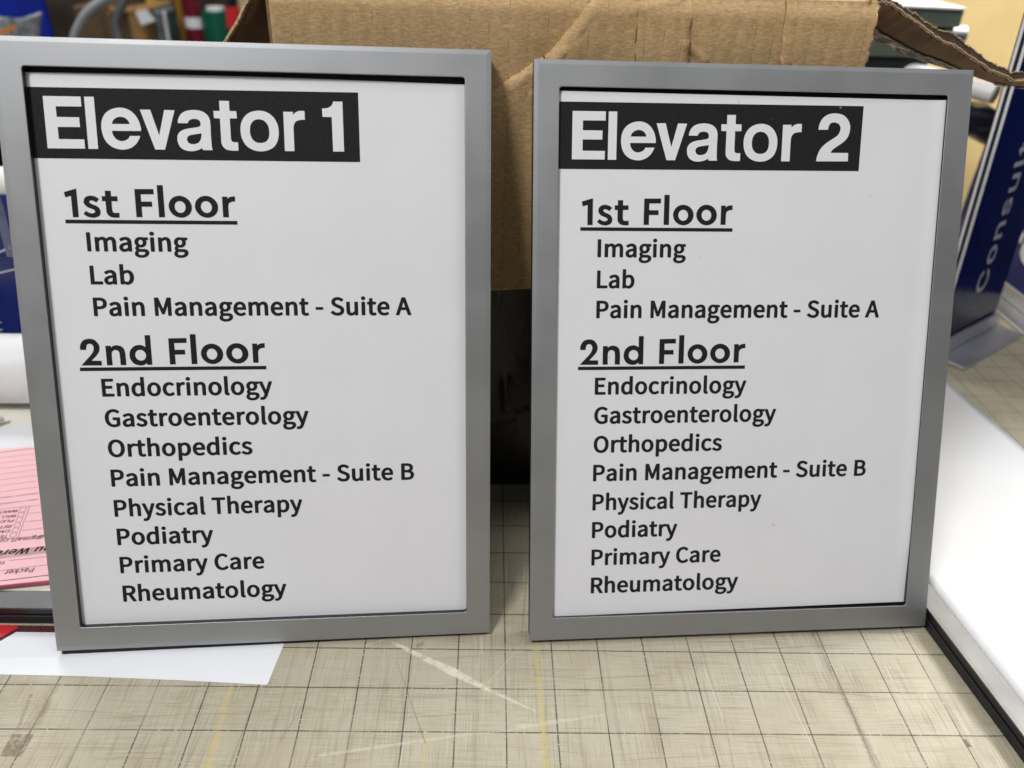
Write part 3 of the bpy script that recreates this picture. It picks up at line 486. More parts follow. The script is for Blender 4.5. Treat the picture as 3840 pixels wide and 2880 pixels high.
def make_paper(name, col=(0.795, 0.79, 0.81), bump=0.16):
    g = G(name, 0.55, 0, col, 0.3)
    n = g.noise(g.P, 26, 4, 0.6)
    b = g.noise(g.P, 0.6, 2)
    c = g.mix(g.rng(b, 0.3, 0.7), tuple(x * .985 for x in col), tuple(min(1, x * 1.01) for x in col))
    dots = g.rng(g.noise(g.sv((1, 1, 1), (7, 3, 1)), 7.0, 1), 0.205, 0.19)
    c = g.mix(g.ma('MULTIPLY', dots, 0.25), c, (0.35, 0.34, 0.33))
    g.color(c)
    g.bump(n, bump, 0.02)
    return g.m


def make_cardboard(name, base=(0.57, 0.385, 0.20), axis='x', fl=0.375):
    g = G(name, 0.85, 0, base, 0.15)
    fib = g.noise(g.sv((9, 9, 26)), 1.0, 5, 0.65, 0.6)
    wisp = g.noise(g.sv((5, 5, 18), (3, 1, 9)), 1.0, 4, 0.7, 1.4)
    blot = g.noise(g.P, 1.1, 3)
    c = g.mix(g.rng(fib, 0.3, 0.72), tuple(x * .76 for x in base), tuple(x * 1.17 for x in base))
    c = g.mix(g.ma('MULTIPLY', g.rng(wisp, 0.58, 0.68), 0.6), c, tuple(min(1, x * 1.6 + .03) for x in base))
    c = g.mix(g.rng(blot, 0.35, 0.7, 0.0, 0.22), c, (0.46, 0.28, 0.11))
    xs = g.xyz(g.P)
    wob = g.noise(g.sv((.7, .7, .5)), 1.0, 2)
    xx = g.ma('ADD', xs[0 if axis == 'x' else 1], g.ma('MULTIPLY', wob, 0.12))
    fr = g.ma('ABSOLUTE', g.ma('SUBTRACT', g.ma('FRACT', g.ma('DIVIDE', xx, fl)), 0.5))
    line = g.ma('MULTIPLY', g.rng(fr, 0.045, 0.0), g.rng(g.noise(g.sv((2, 2, 3), (2, 2, 2)), 1.0, 3), 0.42, 0.7))
    c = g.mix(g.ma('MULTIPLY', line, 0.7), c, (0.24, 0.13, 0.05))
    g.color(c)
    g.bump(g.ma('ADD', fib, g.ma('MULTIPLY', wisp, 0.6)), 0.35, 0.02)
    return g.m


def make_mat_surface():
    """worn translucent tan cutting mat over a one inch pen grid"""
    g = G('cutting_mat', 0.42, 0, (0.47, 0.41, 0.26), 0.4)
    xs = g.xyz(g.P)
    x, y = xs[0], xs[1]
    big = g.noise(g.P, 0.16, 3)
    mid = g.noise(g.P, 0.9, 4)
    c = g.mix(g.rng(big, 0.3, 0.7), (0.41, 0.373, 0.268), (0.48, 0.441, 0.325))
    c = g.mix(g.rng(mid, 0.45, 0.75, 0, 0.55), c, (0.37, 0.325, 0.22))
    # cross-hatched knife cuts, dirt-dark and scraped-light
    layers = [((0.55, 34, 1), (0, 0, 0), 0.56, 0.68, 0.30, (0.20, 0.17, 0.11)),
              ((30, 0.55, 1), (5, 2, 0), 0.56, 0.68, 0.34, (0.20, 0.17, 0.11)),
              ((1.6, 60, 1), (9, 4, 0), 0.50, 0.68, 0.34, (0.25, 0.21, 0.135)),
              ((64, 1.5, 1), (1, 8, 0), 0.50, 0.68, 0.34, (0.25, 0.21, 0.135)),
              ((1.0, 40, 1), (3, 7, 0), 0.56, 0.68, 0.22, (0.66, 0.61, 0.45)),
              ((38, 1.1, 1), (6, 1, 0), 0.56, 0.68, 0.22, (0.66, 0.61, 0.45)),
              ((0.22, 9, 1), (2, 2, 0), 0.55, 0.64, 0.20, (0.24, 0.205, 0.14)),
              ((8, 0.18, 1), (8, 5, 0), 0.55, 0.64, 0.22, (0.24, 0.205, 0.14))]
    patch_a = g.rng(g.noise(g.sv((1.1, 0.8, 1), (4, 4, 0)), 1.0, 4), 0.30, 0.62, 0.15, 1.0)
    patch_b = g.rng(g.noise(g.sv((0.8, 1.1, 1), (14, 3, 0)), 1.0, 4), 0.30, 0.62, 0.15, 1.0)
    hsum = None
    for i, (sc, off, a, b, amt, col) in enumerate(layers):
        n = g.noise(g.sv(sc, off), 1.0, 3, 0.6)
        k = g.ma('MULTIPLY', g.rng(n, a, b), patch_a if i % 2 else patch_b)
        c = g.mix(g.ma('MULTIPLY', k, amt * 1.5), c, col)
        hsum = k if hsum is None else g.ma('ADD', hsum, k)
    # slanted long cuts
    for ang, off in ((0.09, 3), (-0.07, 11)):
        ca, sa = math.cos(ang), math.sin(ang)
        q = g.new('ShaderNodeVectorRotate')
        q.rotation_type = 'Z_AXIS'
        g.put(q.inputs['Vector'], g.P)
        q.inputs['Angle'].default_value = ang
        for sc in ((0.12, 16, 1), (16, 0.12, 1)):
            n = g.noise(g.sv(sc, (off, off, 0), q.outputs[0]), 1.0, 2, 0.6)
            c = g.mix(g.ma('MULTIPLY', g.rng(n, 0.66, 0.71), 0.5), c, (0.22, 0.18, 0.11))
    # pen grid, one line an inch, chewed into dashes where knives ran
    brk_h = g.rng(g.noise(g.sv((22, 1.0, 1), (0, 3.3, 0)), 1.0, 3, 0.75), 0.37, 0.42)
    brk_v = g.rng(g.noise(g.sv((1.0, 22, 1), (7.7, 0, 0)), 1.0, 3, 0.75), 0.37, 0.42)
    fade = g.rng(g.noise(g.sv((0.45, 0.45, 1), (3, 9, 0)), 1.0, 2), 0.28, 0.52, 0.42, 1.0)
    wob = g.ma('MULTIPLY', g.ma('SUBTRACT', g.noise(g.sv((1.2, 1.2, 1)), 1.0, 2), 0.5), 0.016)
    for co, brk in ((x, brk_v), (y, brk_h)):
        f = g.ma('ABSOLUTE', g.ma('SUBTRACT', g.ma('FRACT', g.ma('ADD', g.ma('ADD', co, wob), 0.5)), 0.5))
        ln = g.ma('MULTIPLY', g.rng(f, 0.0185, 0.009), g.ma('MULTIPLY', brk, fade))
        c = g.mix(g.ma('MULTIPLY', ln, 0.86), c, (0.04, 0.03, 0.034))
    # scuffs and stains where the photo has them
    tex = g.rng(g.noise(g.sv((7, 7, 1)), 1.0, 4, 0.7), 0.32, 0.55)

    def mark(p0, p1, w0, w1, col, amt, soft=0.03, rag=True):
        nonlocal c
        k = g.seg(on_z(*p0), on_z(*p1), w0, w1, soft)
        if rag:
            k = g.ma('MULTIPLY', k, tex)
        c = g.mix(g.ma('MULTIPLY', k, amt), c, col)
    W = (0.68, 0.64, 0.50)
    mark((1470, 2408), (1720, 2530), 0.03, 0.10, W, 0.85)
    mark((1690, 2515), (1830, 2585), 0.09, 0.05, W, 0.85)
    mark((1815, 2578), (2010, 2668), 0.04, 0.008, W, 0.8)
    mark((1190, 2834), (1720, 2758), 0.03, 0.022, W, 0.45)
    mark((1710, 2758), (1920, 2738), 0.022, 0.006, W, 0.4)
    mark((1930, 2728), (2270, 2680), 0.06, 0.008, W, 0.42)
    mark((1805, 2388), (1808, 2450), 0.012, 0.004, W, 0.8)
    mark((1370, 2420), (1480, 2388), 0.01, 0.01, W, 0.5)
    Y = (0.50, 0.40, 0.06)
    mark((2010, 2410), (2018, 2560), 0.05, 0.055, (0.46, 0.42, 0.10), 0.55, 0.03)
    mark((2018, 2540), (2050, 2890), 0.055, 0.075, (0.56, 0.44, 0.12), 0.5, 0.05)
    mark((868, 2570), (775, 2890), 0.05, 0.06, (0.56, 0.43, 0.14), 0.55, 0.05)
    mark((1600, 2740), (1590, 2880), 0.06, 0.06, (0.55, 0.44, 0.17), 0.35, 0.08)
    D = (0.16, 0.125, 0.075)
    mark((88, 2752), (38, 2838), 0.20, 0.20, D, 0.85, 0.02)
    mark((185, 2620), (150, 2690), 0.045, 0.05, D, 0.75, 0.04)
    mark((118, 2600), (62, 2745), 0.03, 0.03, D, 0.55, 0.03)
    mark((210, 2560), (110, 2745), 0.09, 0.15, (0.27, 0.225, 0.14), 0.6, 0.08)
    mark((3040, 2360), (3300, 2890), 0.045, 0.07, (0.18, 0.15, 0.10), 0.6, 0.05)
    mark((3160, 2590), (3275, 2880), 0.03, 0.02, (0.17, 0.135, 0.12), 0.6, 0.02)
    mark((3615, 2772), (3635, 2802), 0.045, 0.06, (0.11, 0.04, 0.025), 0.95, 0.02)
    mark((3595, 2755), (3606, 2764), 0.02, 0.02, (0.12, 0.05, 0.03), 0.9, 0.01)
    mark((1560, 2425), (1590, 2412), 0.06, 0.05, (0.25, 0.20, 0.12), 0.7, 0.03)
    # single long knife cuts
    rc = random.Random(17)
    for i in range(26):
        cx, cy = rc.uniform(-9.5, 9.0), rc.uniform(-3.2, .6)
        L = rc.uniform(.5, 2.4)
        an = rc.choice((0, 0, math.pi / 2, math.pi / 2, rc.uniform(0, math.pi))) + rc.uniform(-.10, .10)
        p0 = (cx - L * math.cos(an) / 2, cy - L * math.sin(an) / 2)
        p1 = (cx + L * math.cos(an) / 2, cy + L * math.sin(an) / 2)
        light = rc.random() < .38
        k = g.seg(p0, p1, rc.uniform(.006, .012), .004, .006)
        c = g.mix(g.ma('MULTIPLY', k, rc.uniform(.35, .7)), c, (0.70, 0.66, 0.52) if light else (0.17, 0.14, 0.09))
    g.color(c)
    g.rough(g.rng(mid, 0.3, 0.7, 0.36, 0.52))
    g.bump(g.ma('MULTIPLY', hsum, -1.0), 0.25, 0.006)
    return g.m


M = {}
M['mat'] = make_mat_surface()
M['silver'] = make_silver('silver_paint')
M['silver_dull'] = make_silver('silver_dull', 0.17, 0.5)
M['alu'] = make_silver('brushed_aluminium', 0.62, 0.42)
M['paper'] = make_paper('sign_paper')
M['sheet'] = make_paper('white_sheet', (0.74, 0.75, 0.765), 0.12)
M['cream'] = make_paper('cream_sheet', (0.80, 0.77, 0.68), 0.05)
M['pink'] = make_paper('pink_form', (0.93, 0.55, 0.57), 0.03)
M['pink_edge'] = simple('pink_pad_edge', (0.55, 0.13, 0.17), 0.8)


def make_ink(name, dusty=False):
    g = G(name, 0.65, 0, (0.02, 0.02, 0.02), 0.15)
    n = g.noise(g.P, 20, 2)
    c = g.mix(g.rng(n, .3, .7), (0.014, 0.014, 0.0145), (0.019, 0.019, 0.0195))
    if dusty:
        dust = g.rng(g.noise(g.sv((1, 1, 1), (4, 2, 8)), 8.0, 0), 0.845, 0.86)
        c = g.mix(g.ma('MULTIPLY', dust, 0.4), c, (0.5, 0.5, 0.5))
    g.color(c)
    return g.m


M['ink'] = make_ink('black_ink')
M['ink_band'] = make_ink('black_ink_band', True)
M['ink_white'] = make_paper('unprinted_paper', (0.80, 0.80, 0.815), 0.16)
M['form_ink'] = simple('form_ink', (0.16, 0.05, 0.08), 0.7)
M['pen_ink'] = simple('pen_ink', (0.10, 0.06, 0.10), 0.6)
M['black'] = simple('black_plastic', (0.010, 0.011, 0.014), 0.38, 0, 0.5, 0.2, 8)
M['card'] = make_cardboard('corrugated_cardboard')
M['card_dark'] = make_cardboard('shaded_cardboard', (0.30, 0.20, 0.125), 'y')  # darker copy of the cardboard, shade put into its colour
M['card_edge'] = simple('torn_cardboard_edge', (0.50, 0.36, 0.19), 0.9, 0, 0.1, 0.35, 14)
M['card_core'] = simple('cardboard_core', (0.035, 0.020, 0.009), 0.9, 0, 0.1, 0.3, 14)


def make_gloss_panel():
    g = G('glossy_white_panel', 0.3, 0, (0.84, 0.85, 0.85), 0.5)
    sp = g.rng(g.noise(g.sv((1, 1, 1), (5, 2, 3)), 7.0, 1), 0.20, 0.185)
    c = g.mix(g.rng(g.noise(g.P, 0.5, 2), .3, .7), (0.67, 0.685, 0.69), (0.69, 0.70, 0.70))
    g.color(g.mix(g.ma('MULTIPLY', sp, 0.5), c, (0.3, 0.28, 0.26)))
    g.rough(g.rng(g.noise(g.P, 0.8, 2), .3, .7, .36, .44))
    return g.m


M['gloss'] = make_gloss_panel()


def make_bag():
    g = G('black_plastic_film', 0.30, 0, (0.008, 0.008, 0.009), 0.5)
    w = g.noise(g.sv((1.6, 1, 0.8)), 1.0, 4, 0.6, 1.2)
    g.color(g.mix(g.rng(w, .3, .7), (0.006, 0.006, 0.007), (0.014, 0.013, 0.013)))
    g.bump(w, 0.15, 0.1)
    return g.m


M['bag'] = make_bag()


def make_tape():
    g = G('clear_tape', 0.12, 0, (0.20, 0.165, 0.14), 0.9)
    w = g.noise(g.sv((2.2, 9, 9)), 1.0, 5, 0.7, 1.5)
    g.color(g.mix(g.rng(w, .46, .66), (0.10, 0.09, 0.085), (0.85, 0.82, 0.80)))  # glints painted into the tape colour as pale streaks
    g.bump(w, 1.0, 0.12)
    return g.m


M['tape'] = make_tape()


def make_navy(name, base, rough=0.16):
    g = G(name, rough, 0, base, 0.5)
    n = g.noise(g.P, 0.5, 2)
    g.color(g.mix(g.rng(n, .3, .7), tuple(c * .8 for c in base), tuple(c * 1.2 for c in base)))
    g.rough(g.rng(g.noise(g.P, 2, 2), .3, .7, rough - .04, rough + .06))
    return g.m


M['navy'] = make_navy('navy_vinyl', (0.002, 0.0045, 0.036))
M['navy2'] = make_navy('bright_navy_vinyl', (0.010, 0.020, 0.14))
M['blue'] = make_navy('blue_plastic', (0.004, 0.022, 0.34), 0.4)
M['white_trim'] = simple('white_trim', (0.80, 0.80, 0.79), 0.4, 0, 0.4, 0.02)
M['letter_grey'] = simple('reflective_lettering', (0.58, 0.59, 0.60), 0.4, 0.2)
M['tan'] = simple('tan_paint', (0.82, 0.62, 0.29), 0.65, 0, 0.2, 0.04, 0.6)
M['machine'] = simple('grey_green_enamel', (0.11, 0.13, 0.105), 0.5, 0, 0.4)
M['machine_dark'] = simple('dark_enamel', (0.02, 0.025, 0.022), 0.5)
M['chrome'] = simple('polished_steel', (0.36, 0.38, 0.37), 0.45, 1.0)
M['bright_tube'] = simple('shiny_grey_tube', (0.50, 0.53, 0.54), 0.14, 0.3, 0.9)
M['tube'] = simple('galvanised_tube', (0.42, 0.46, 0.48), 0.3, 0.85)
M['core'] = simple('cardboard_core_end', (0.25, 0.24, 0.18), 0.8)
M['floor'] = simple('shop_floor', (0.13, 0.11, 0.09), 0.7, 0, 0.3, 0.2, 0.2)
M['wall'] = simple('brown_shop_wall', (0.055, 0.038, 0.025), 0.8, 0, 0.2, 0.25, 0.1)
M['shelf'] = simple('dark_shelf', (0.05, 0.037, 0.026), 0.7, 0, 0.3, 0.2, 0.4)
M['kraft'] = simple('brown_carton', (0.30, 0.17, 0.06), 0.8, 0, 0.2, 0.15, 0.6)
M['kraft_dark'] = simple('aged_carton', (0.115, 0.075, 0.04), 0.8, 0, 0.2, 0.2, 0.5)
M['burgundy'] = simple('burgundy_vinyl', (0.14, 0.006, 0.02), 0.4)
M['green'] = simple('green_vinyl', (0.004, 0.10, 0.06), 0.4)
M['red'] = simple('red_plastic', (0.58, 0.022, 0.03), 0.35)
M['yellow'] = simple('yellow_plastic', (0.65, 0.42, 0.01), 0.4)
M['orange'] = simple('orange_card', (0.85, 0.27, 0.02), 0.5)
M['ochre'] = simple('ochre_vinyl', (0.25, 0.13, 0.015), 0.5)
M['pouch'] = simple('grey_film', (0.20, 0.215, 0.22), 0.25, 0, 0.6, 0.45, 1.6)
M['wood'] = simple('light_wood', (0.50, 0.36, 0.18), 0.6, 0, 0.3, 0.15, 2)
M['smoke'] = simple('smoky_film', (0.10, 0.12, 0.13), 0.14, 0, 0.7, 0.3, 1)


def make_clear():
    g = G('clear_plastic', 0.08, 0, (0.85, 0.88, 0.9), 0.5)
    g.b.inputs['Transmission Weight'].default_value = 0.9
    g.b.inputs['IOR'].default_value = 1.3
    n = g.noise(g.P, 3, 2)
    g.rough(g.rng(n, .3, .7, .06, .2))
    return g.m


M['clear'] = make_clear()

# ------------------------------------------------------------------ the setting
structure(MB().box((-34, -20, -1.4), (46, 30, 0)).link('tabletop', M['mat']))
structure(MB().box((-160, -60, -36), (160, 160, -35)).link('floor', M['floor']))
structure(MB().box((-160, 128, -35), (160, 132, 70)).link('back_wall', M['wall']))
structure(MB().box((9, 34.5, -35), (120, 36.5, 60)).link('partition_wall', M['tan']))


# ------------------------------------------------------------------ silver frames
def rect_loop(x0, z0, x1, z1, r, y, n=5):
    pts = []
    for cx, cz, a0 in ((x0 + r, z0 + r, math.pi), (x1 - r, z0 + r, 1.5 * math.pi), (x1 - r, z1 - r, 0), (x0 + r, z1 - r, .5 * math.pi)):
        for k in range(n + 1):
            a = a0 + .5 * math.pi * k / n
            pts.append((cx + r * math.cos(a), y, cz + r * math.sin(a)))
    return pts


def ring_mesh(mb, w, h, b, profile, flip=False):
    """profile: (inset from the outer edge, depth, corner radius)"""
    loops = [rect_loop(-b + d, -b + d, w + b - d, h + b - d, r, y) for d, y, r in profile]
    n = len(loops[0])
    vs = [p for l in loops for p in l]
    fs = []
    for i in range(len(loops) - 1):
        for k in range(n):
            a, c = i * n + k, i * n + (k + 1) % n
            fs.append((a, c, c + n, a + n))
    return mb.add(vs, fs)


FRAME_PROFILE = [(0.010, .058, .010), (0.0, .05, .012), (0.0, .006, .012), (.080, .0004, .012), (.088, 0.0, .012),
                 (.484, 0.0, .066), (.493, .002, .062), (.498, .007, .06), (.499, .010, .058), (.48, .012, .07)]


def frame_part(parent, w, h, b, mat):
    return ring_mesh(MB(), w, h, b, FRAME_PROFILE).link('frame', mat, parent)


def liner_part(parent, w, h, b):
    return ring_mesh(MB(), w, h, b, [(.48, .0125, .07), (.4995, .0125, .058), (.4995, .19, .058), (.46, .19, .07)]).link('gasket', M['black'], parent)


W_, H_, B_ = 7.9625, 10.9559, 0.5056
TITLE = PRINTED['el']
HEADS = ((PRINTED['h1'] + ';' + PRINTED['fl'], 0, 0), (PRINTED['h2'], 0, 0))
LINES = [('Imaging', 7.692, 2.66), ('Lab', 7.066, 1.605), ('Pain Management - Suite A', 6.455, 6.89),
         ('Endocrinology', 4.862, 4.07), ('Gastroenterology', 4.243, 4.755), ('Orthopedics', 3.622, 3.60),
         ('Pain Management - Suite B', 3.003, 6.85), ('Physical Therapy', 2.362, 4.53), ('Podiatry', 1.748, 2.69),
         ('Primary Care', 1.133, 3.68), ('Rheumatology', 0.500, 4.10)]


def make_sign(label, rot, loc, digit, band, paper_fn, extra_back, seed):
    """local axes: x along the sign, z up its face, y into its depth; origin at the window's lower left"""
    t = thing('directory_sign', label, 'sign', loc, rot, 'silver framed elevator directory signs')
    frame_part(t, W_, H_, B_, M['silver'])
    liner_part(t, W_, H_, B_)
    # black back tray, seen as the dark gap round the paper and the foot under the frame
    l, r, lo, hi = -B_ + .012, W_ + B_ - .012, -B_ + .012, H_ + B_ - .012
    bm = MB()
    for y0, y1, d in ((.060, .20, 0), (.21, .40, .0)):
        ring_mesh(bm, W_, H_, B_, [(.4, y0, .02), (.012, y0, .012), (.012, y1, .012), (.4, y1, .02)])
    bm.box((l + .03, .191, lo + .03), (r - .03, .215, hi - .03))
    if extra_back:
        ll, a0, a1 = extra_back
        bm.add([(ll, .056, -B_ - a0), (r, .056, -B_ - a1), (r, .072, -B_ + .1), (ll, .072, -B_ + .1),
                (ll, .185, -B_ - a0 + .02), (r, .185, -B_ - a1), (r, .185, -B_ + .1), (ll, .185, -B_ + .1)],
               [(0, 1, 2, 3), (7, 6, 5, 4), (0, 4, 5, 1), (1, 5, 6, 2), (2, 6, 7, 3), (3, 7, 4, 0)])
    bm.link('backing', M['black'], t)

    paper = grid_mesh('paper_insert', 96, 60, paper_fn, M['paper'], t)
    x0 = paper_fn(0, 0)[0]
    x1 = paper_fn(1, 0)[0]

    def on_paper(lift):
        def place(x, z):
            u = min(1, max(0, (x - x0) / (x1 - x0)))
            zb, zt = paper_fn(u, 0)[2], paper_fn(u, 1)[2]
            v = min(1, max(0, (z - zb) / (zt - zb)))
            return (x, paper_fn(u, v)[1] - lift, z)
        return place

    # printed title band with its lettering left white
    (bx1, bz1), (bx2, bz2) = band
    n = 48
    poly = [(-.04 + (bx2 + .04) * i / n, bz2[0] + (bz2[1] - bz2[0]) * i / n) for i in range(n + 1)]
    poly += [(bx1 - (bx1 + .04) * i / n, bz1[1] - (bz1[1] - bz1[0]) * i / n) for i in range(n + 1)]
    fill_polys('title_band', [poly], on_paper(.004), M['ink_band'], paper)
    dx, dz = (0, 0) if digit == 'two' else (-.02, -.055)
    tp = [[(x + dx, z + dz) for x, z in c] for c in decode(TITLE, 1e3)]
    fill_polys('title_lettering', tp + decode(PRINTED[digit], 1e3), on_paper(.008), M['ink_white'], paper)
    hx, hz = (0, 0) if digit == 'two' else (-.03, -.025)
    fl = decode(PRINTED['fl'], 1e3)
    h1 = decode(PRINTED['h1'], 1e3) + fl
    h2 = decode(PRINTED['h2'], 1e3) + [[(x + .41, z - 2.845 + (x - 1.76) * .005) for x, z in c] for c in fl]
    for hp, uz, ux in ((h1, 8.243, 3.617), (h2, 5.408, 4.02)):
        fill_polys('floor_heading', [[(x + hx, z + hz) for x, z in c] for c in hp], on_paper(.004), M['ink'], paper)
        k = 24
        u0, u1 = .466 + hx, ux + hx
        ul = [(u0 + (u1 - u0) * i / k, uz + hz - .035) for i in range(k + 1)] + [(u1 - (u1 - u0) * i / k, uz + hz + .034) for i in range(k + 1)]
        fill_polys('heading_underline', [ul], on_paper(.004), M['ink'], paper)
    sc = .354 / .2692
    for s, z, xe in LINES:
        _, lo, hi = text_polys(s, LIST_GLYPHS, 1e4, sc, 1.0, .009)
        k = (7.7 - z) / 7.2
        sx, wd = (0, 0) if digit == 'two' else (-.044 + .066 * k, .025 + .02 * k)
        xs = (xe - .826 + wd) / (hi - lo)
        polys, lo, hi = text_polys(s, LIST_GLYPHS, 1e4, sc, xs, .009)
        fill_polys('directory_line', [[(x - lo + .826 + sx, y + z + hz * .8) for x, y in c] for c in polys], on_paper(.004), M['ink'], paper)
    # clear cover film standing a hair proud along the window edge
    return t


def poly_at(pl, t):
    L = [0]
    for p0, p1 in zip(pl, pl[1:]):
        L.append(L[-1] + (p1 - p0).length)
    s_ = t * L[-1]
    for i in range(len(pl) - 1):
        if s_ <= L[i + 1] + 1e-9:
            return pl[i].lerp(pl[i + 1], (s_ - L[i]) / (L[i + 1] - L[i]))
    return pl[-1]


def smooth01(t):
    t = min(1, max(0, t))
    return t * t * (3 - 2 * t)


def paper_a(u, v):
    x = -.06 + (W_ + .12) * u
    zt = 10.872 + .032 * math.sin(math.pi * min(1, u * 1.05)) - .02 * u
    zb = -.045 + .03 * u
    y = .142 + .002 * math.sin(3.1 * u + 1) * math.sin(2.3 * v + .4)
    return (x, y, zb + (zt - zb) * v)


def paper_b(u, v):
    x = -.06 + (W_ + .105) * u
    zt = 10.90 - .025 * u
    zb = -.012 + .06 * u
    curl = smooth01((x - (W_ - .32)) / .34)
    y = .095 - .055 * curl * smooth01(v * 6) * (1 - .3 * v) + .002 * math.sin(2.6 * u) * math.sin(3 * v)
    return (x, y, zb + (zt - zb) * v)


make_sign('silver framed directory sign headed Elevator 1, leaning on the carton, one corner on white paper',
          (-0.3483003, 0.002817, 0.0722048), (-8.7937, -0.0596, 0.60037), 'one',
          ((5.953, (9.366, 9.384)), (5.949, (10.621, 10.658))), paper_a, (-B_ + .075, .112, .03), 1)
make_sign('silver framed directory sign headed Elevator 2, leaning on the carton, standing on bare mat',
          (-0.3901095, -0.0018056, 0.0607453), (1.02117, 0.37235, 0.58648), 'two',
          ((6.223, (9.412, 9.449)), (6.238, (10.696, 10.729))), paper_b, None, 2)


# ------------------------------------------------------------------ frames lying on the table
def flat_frame(label, loc, yaw, w, l, group):
    """outer size w by l, face up, black tray under it"""
    t = thing('sign_frame', label, 'frame', loc, (-math.pi / 2, 0, yaw), group)
    ring_mesh(MB(), w - 2 * B_, l - 2 * B_, B_, FRAME_PROFILE).link('frame', M['silver_dull'], t)
    b = MB()
    b.box((-B_ + .012, .060, -B_ + .012), (w - B_ - .012, .20, l - B_ - .012), .008)
    b.box((-B_ + .035, .201, -B_ + .035), (w - B_ - .035, .235, l - B_ - .035))
    b.box((-B_ - .015, .236, -B_ - .015), (w - B_ + .015, loc[2], l - B_ + .015), .012)
    b.link('backing', M['black'], t)
    return t


def off(ox, oy, yaw, dx, dy):
    return ox + dx * math.cos(yaw) - dy * math.sin(yaw), oy + dx * math.sin(yaw) + dy * math.cos(yaw)


YR = math.atan2(.115, .993)
bx, by = off(9.545, .85, YR, 0, -7.2)                      # outer lower left corner
wx, wy = off(bx, by, YR, B_, B_)
flat_frame('long silver frame lying flat on the mat right of the signs', (wx, wy, .47), YR, 6.45, 19.4, 'silver frames lying flat')


def panel_pt(u, v):
    x, y = .50 + 6.06 * u, .9 + 17.9 * v
    z = .475 + .05 * math.sin(math.pi * u) + .012 * math.sin(9 * v) * math.sin(math.pi * u)
    px, py = off(bx, by, YR, x, y)
    return (px, py, z)


p = grid_mesh('white_board', 24, 48, panel_pt, M['gloss'], None, .03)
tag(p, 'blank glossy white board laid over the long silver frame at right', 'board')

LF = (-21.0, .53)
flat_frame('silver frame lying flat behind the left sign, under the pink message pad', (LF[0] + B_, LF[1] + B_, .47), math.radians(.3), 12.6, 11.4, 'silver frames lying flat')
c = MB().box((LF[0] + .52, LF[1] + .54, .40), (LF[0] + 12.0, LF[1] + 10.8, .435)).link('insert_board', M['cream'])
tag(c, 'blank off-white insert board inside the left lying frame', 'board')

# ------------------------------------------------------------------ loose sheets on the table
a, b_, d, e = on_z(-900, 2490), on_z(1000, 2570), on_z(1053, 2415), on_z(55, 2368)
q = (Vector((d.x, d.y, 0)) - Vector((b_.x, b_.y, 0))).normalized()


def white_sheet_pt(u, v):
    lo = a.lerp(b_, u)
    hi = Vector((-16, .32, 0)).lerp(Vector((-4.775, .40, 0)), u)
    w = lo.lerp(hi, v)
    lift = .012 + .05 * math.exp(-((u - .62) / .2) ** 2) * (1 - v) ** 2
    return (w.x, w.y, lift)


# the sheet is cut at its upper left where the red folder shows
pts = [(-10.22 - 2.2, -.70), (-10.22, -.765), (-8.6, -.79), (-6.6, -.865), (-4.86, -.955), (-4.825, -.935), (-4.70, .33), (-10.44, .33), (-10.72, -.02), (-12.4, -.45)]
s = MB().prism(pts, .0036, .007).link('paper_sheet', M['sheet'])
tag(s, 'loose white paper sheet on the mat under the left sign', 'paper')


t = thing('plastic_folder', 'red plastic folder painted shaded with a lit band, between white sheet and left lying frame', 'folder')
MB().box((-15.5, -.42, .0008), (-9.2, .515, .003), 0).link('cover', simple('shaded_red_plastic', (0.085, 0.022, 0.028), 0.3), t)  # red folder with its shade painted in as maroon
MB().prism([(-11.35, -.20), (-11.0, -.21), (-10.42, .44), (-10.62, .50), (-10.95, .50)], .0034, .03).link('lit_red_band', M['red'], t)  # separate bright strip stands for the lit part of the folder
# pink message pad lying upside down on the left lying frame
ZP = .50
pr0, pr1 = on_z(0, 2207, ZP), on_z(185, 2188, ZP)
pu = (pr1 - pr0).normalized()
pv = Vector((-pu.y, pu.x, 0))
po = pr1 + pu * .9                                             # lower right corner, hidden by the sign
pad = thing('message_pad', 'pink telephone message pad lying upside down on the left lying frame', 'notepad')
top_z = ZP + .075


def pad_xy(du, dv):
    w = po + pu * du + pv * dv
    return (w.x, w.y)


MB().prism([pad_xy(-4.25, 0), pad_xy(0, 0), pad_xy(0, 5.35), pad_xy(-4.25, 5.35)], ZP - .02, top_z - .004).link('pad_body', M['pink_edge'], pad)
top = MB().prism([pad_xy(-4.25, .03), pad_xy(.0, .03), pad_xy(0, 5.36), pad_xy(-4.25, 5.36)], top_z - .003, top_z).link('top_sheet', M['pink'], pad)
ln = MB()


def c8(x, y):
    return on_z(x / 4.146, 1850 + y / 4.146, top_z + .004)


def c7(x, y):
    return on_z(x / 1.508, 1550 + y / 1.508, top_z + .004)


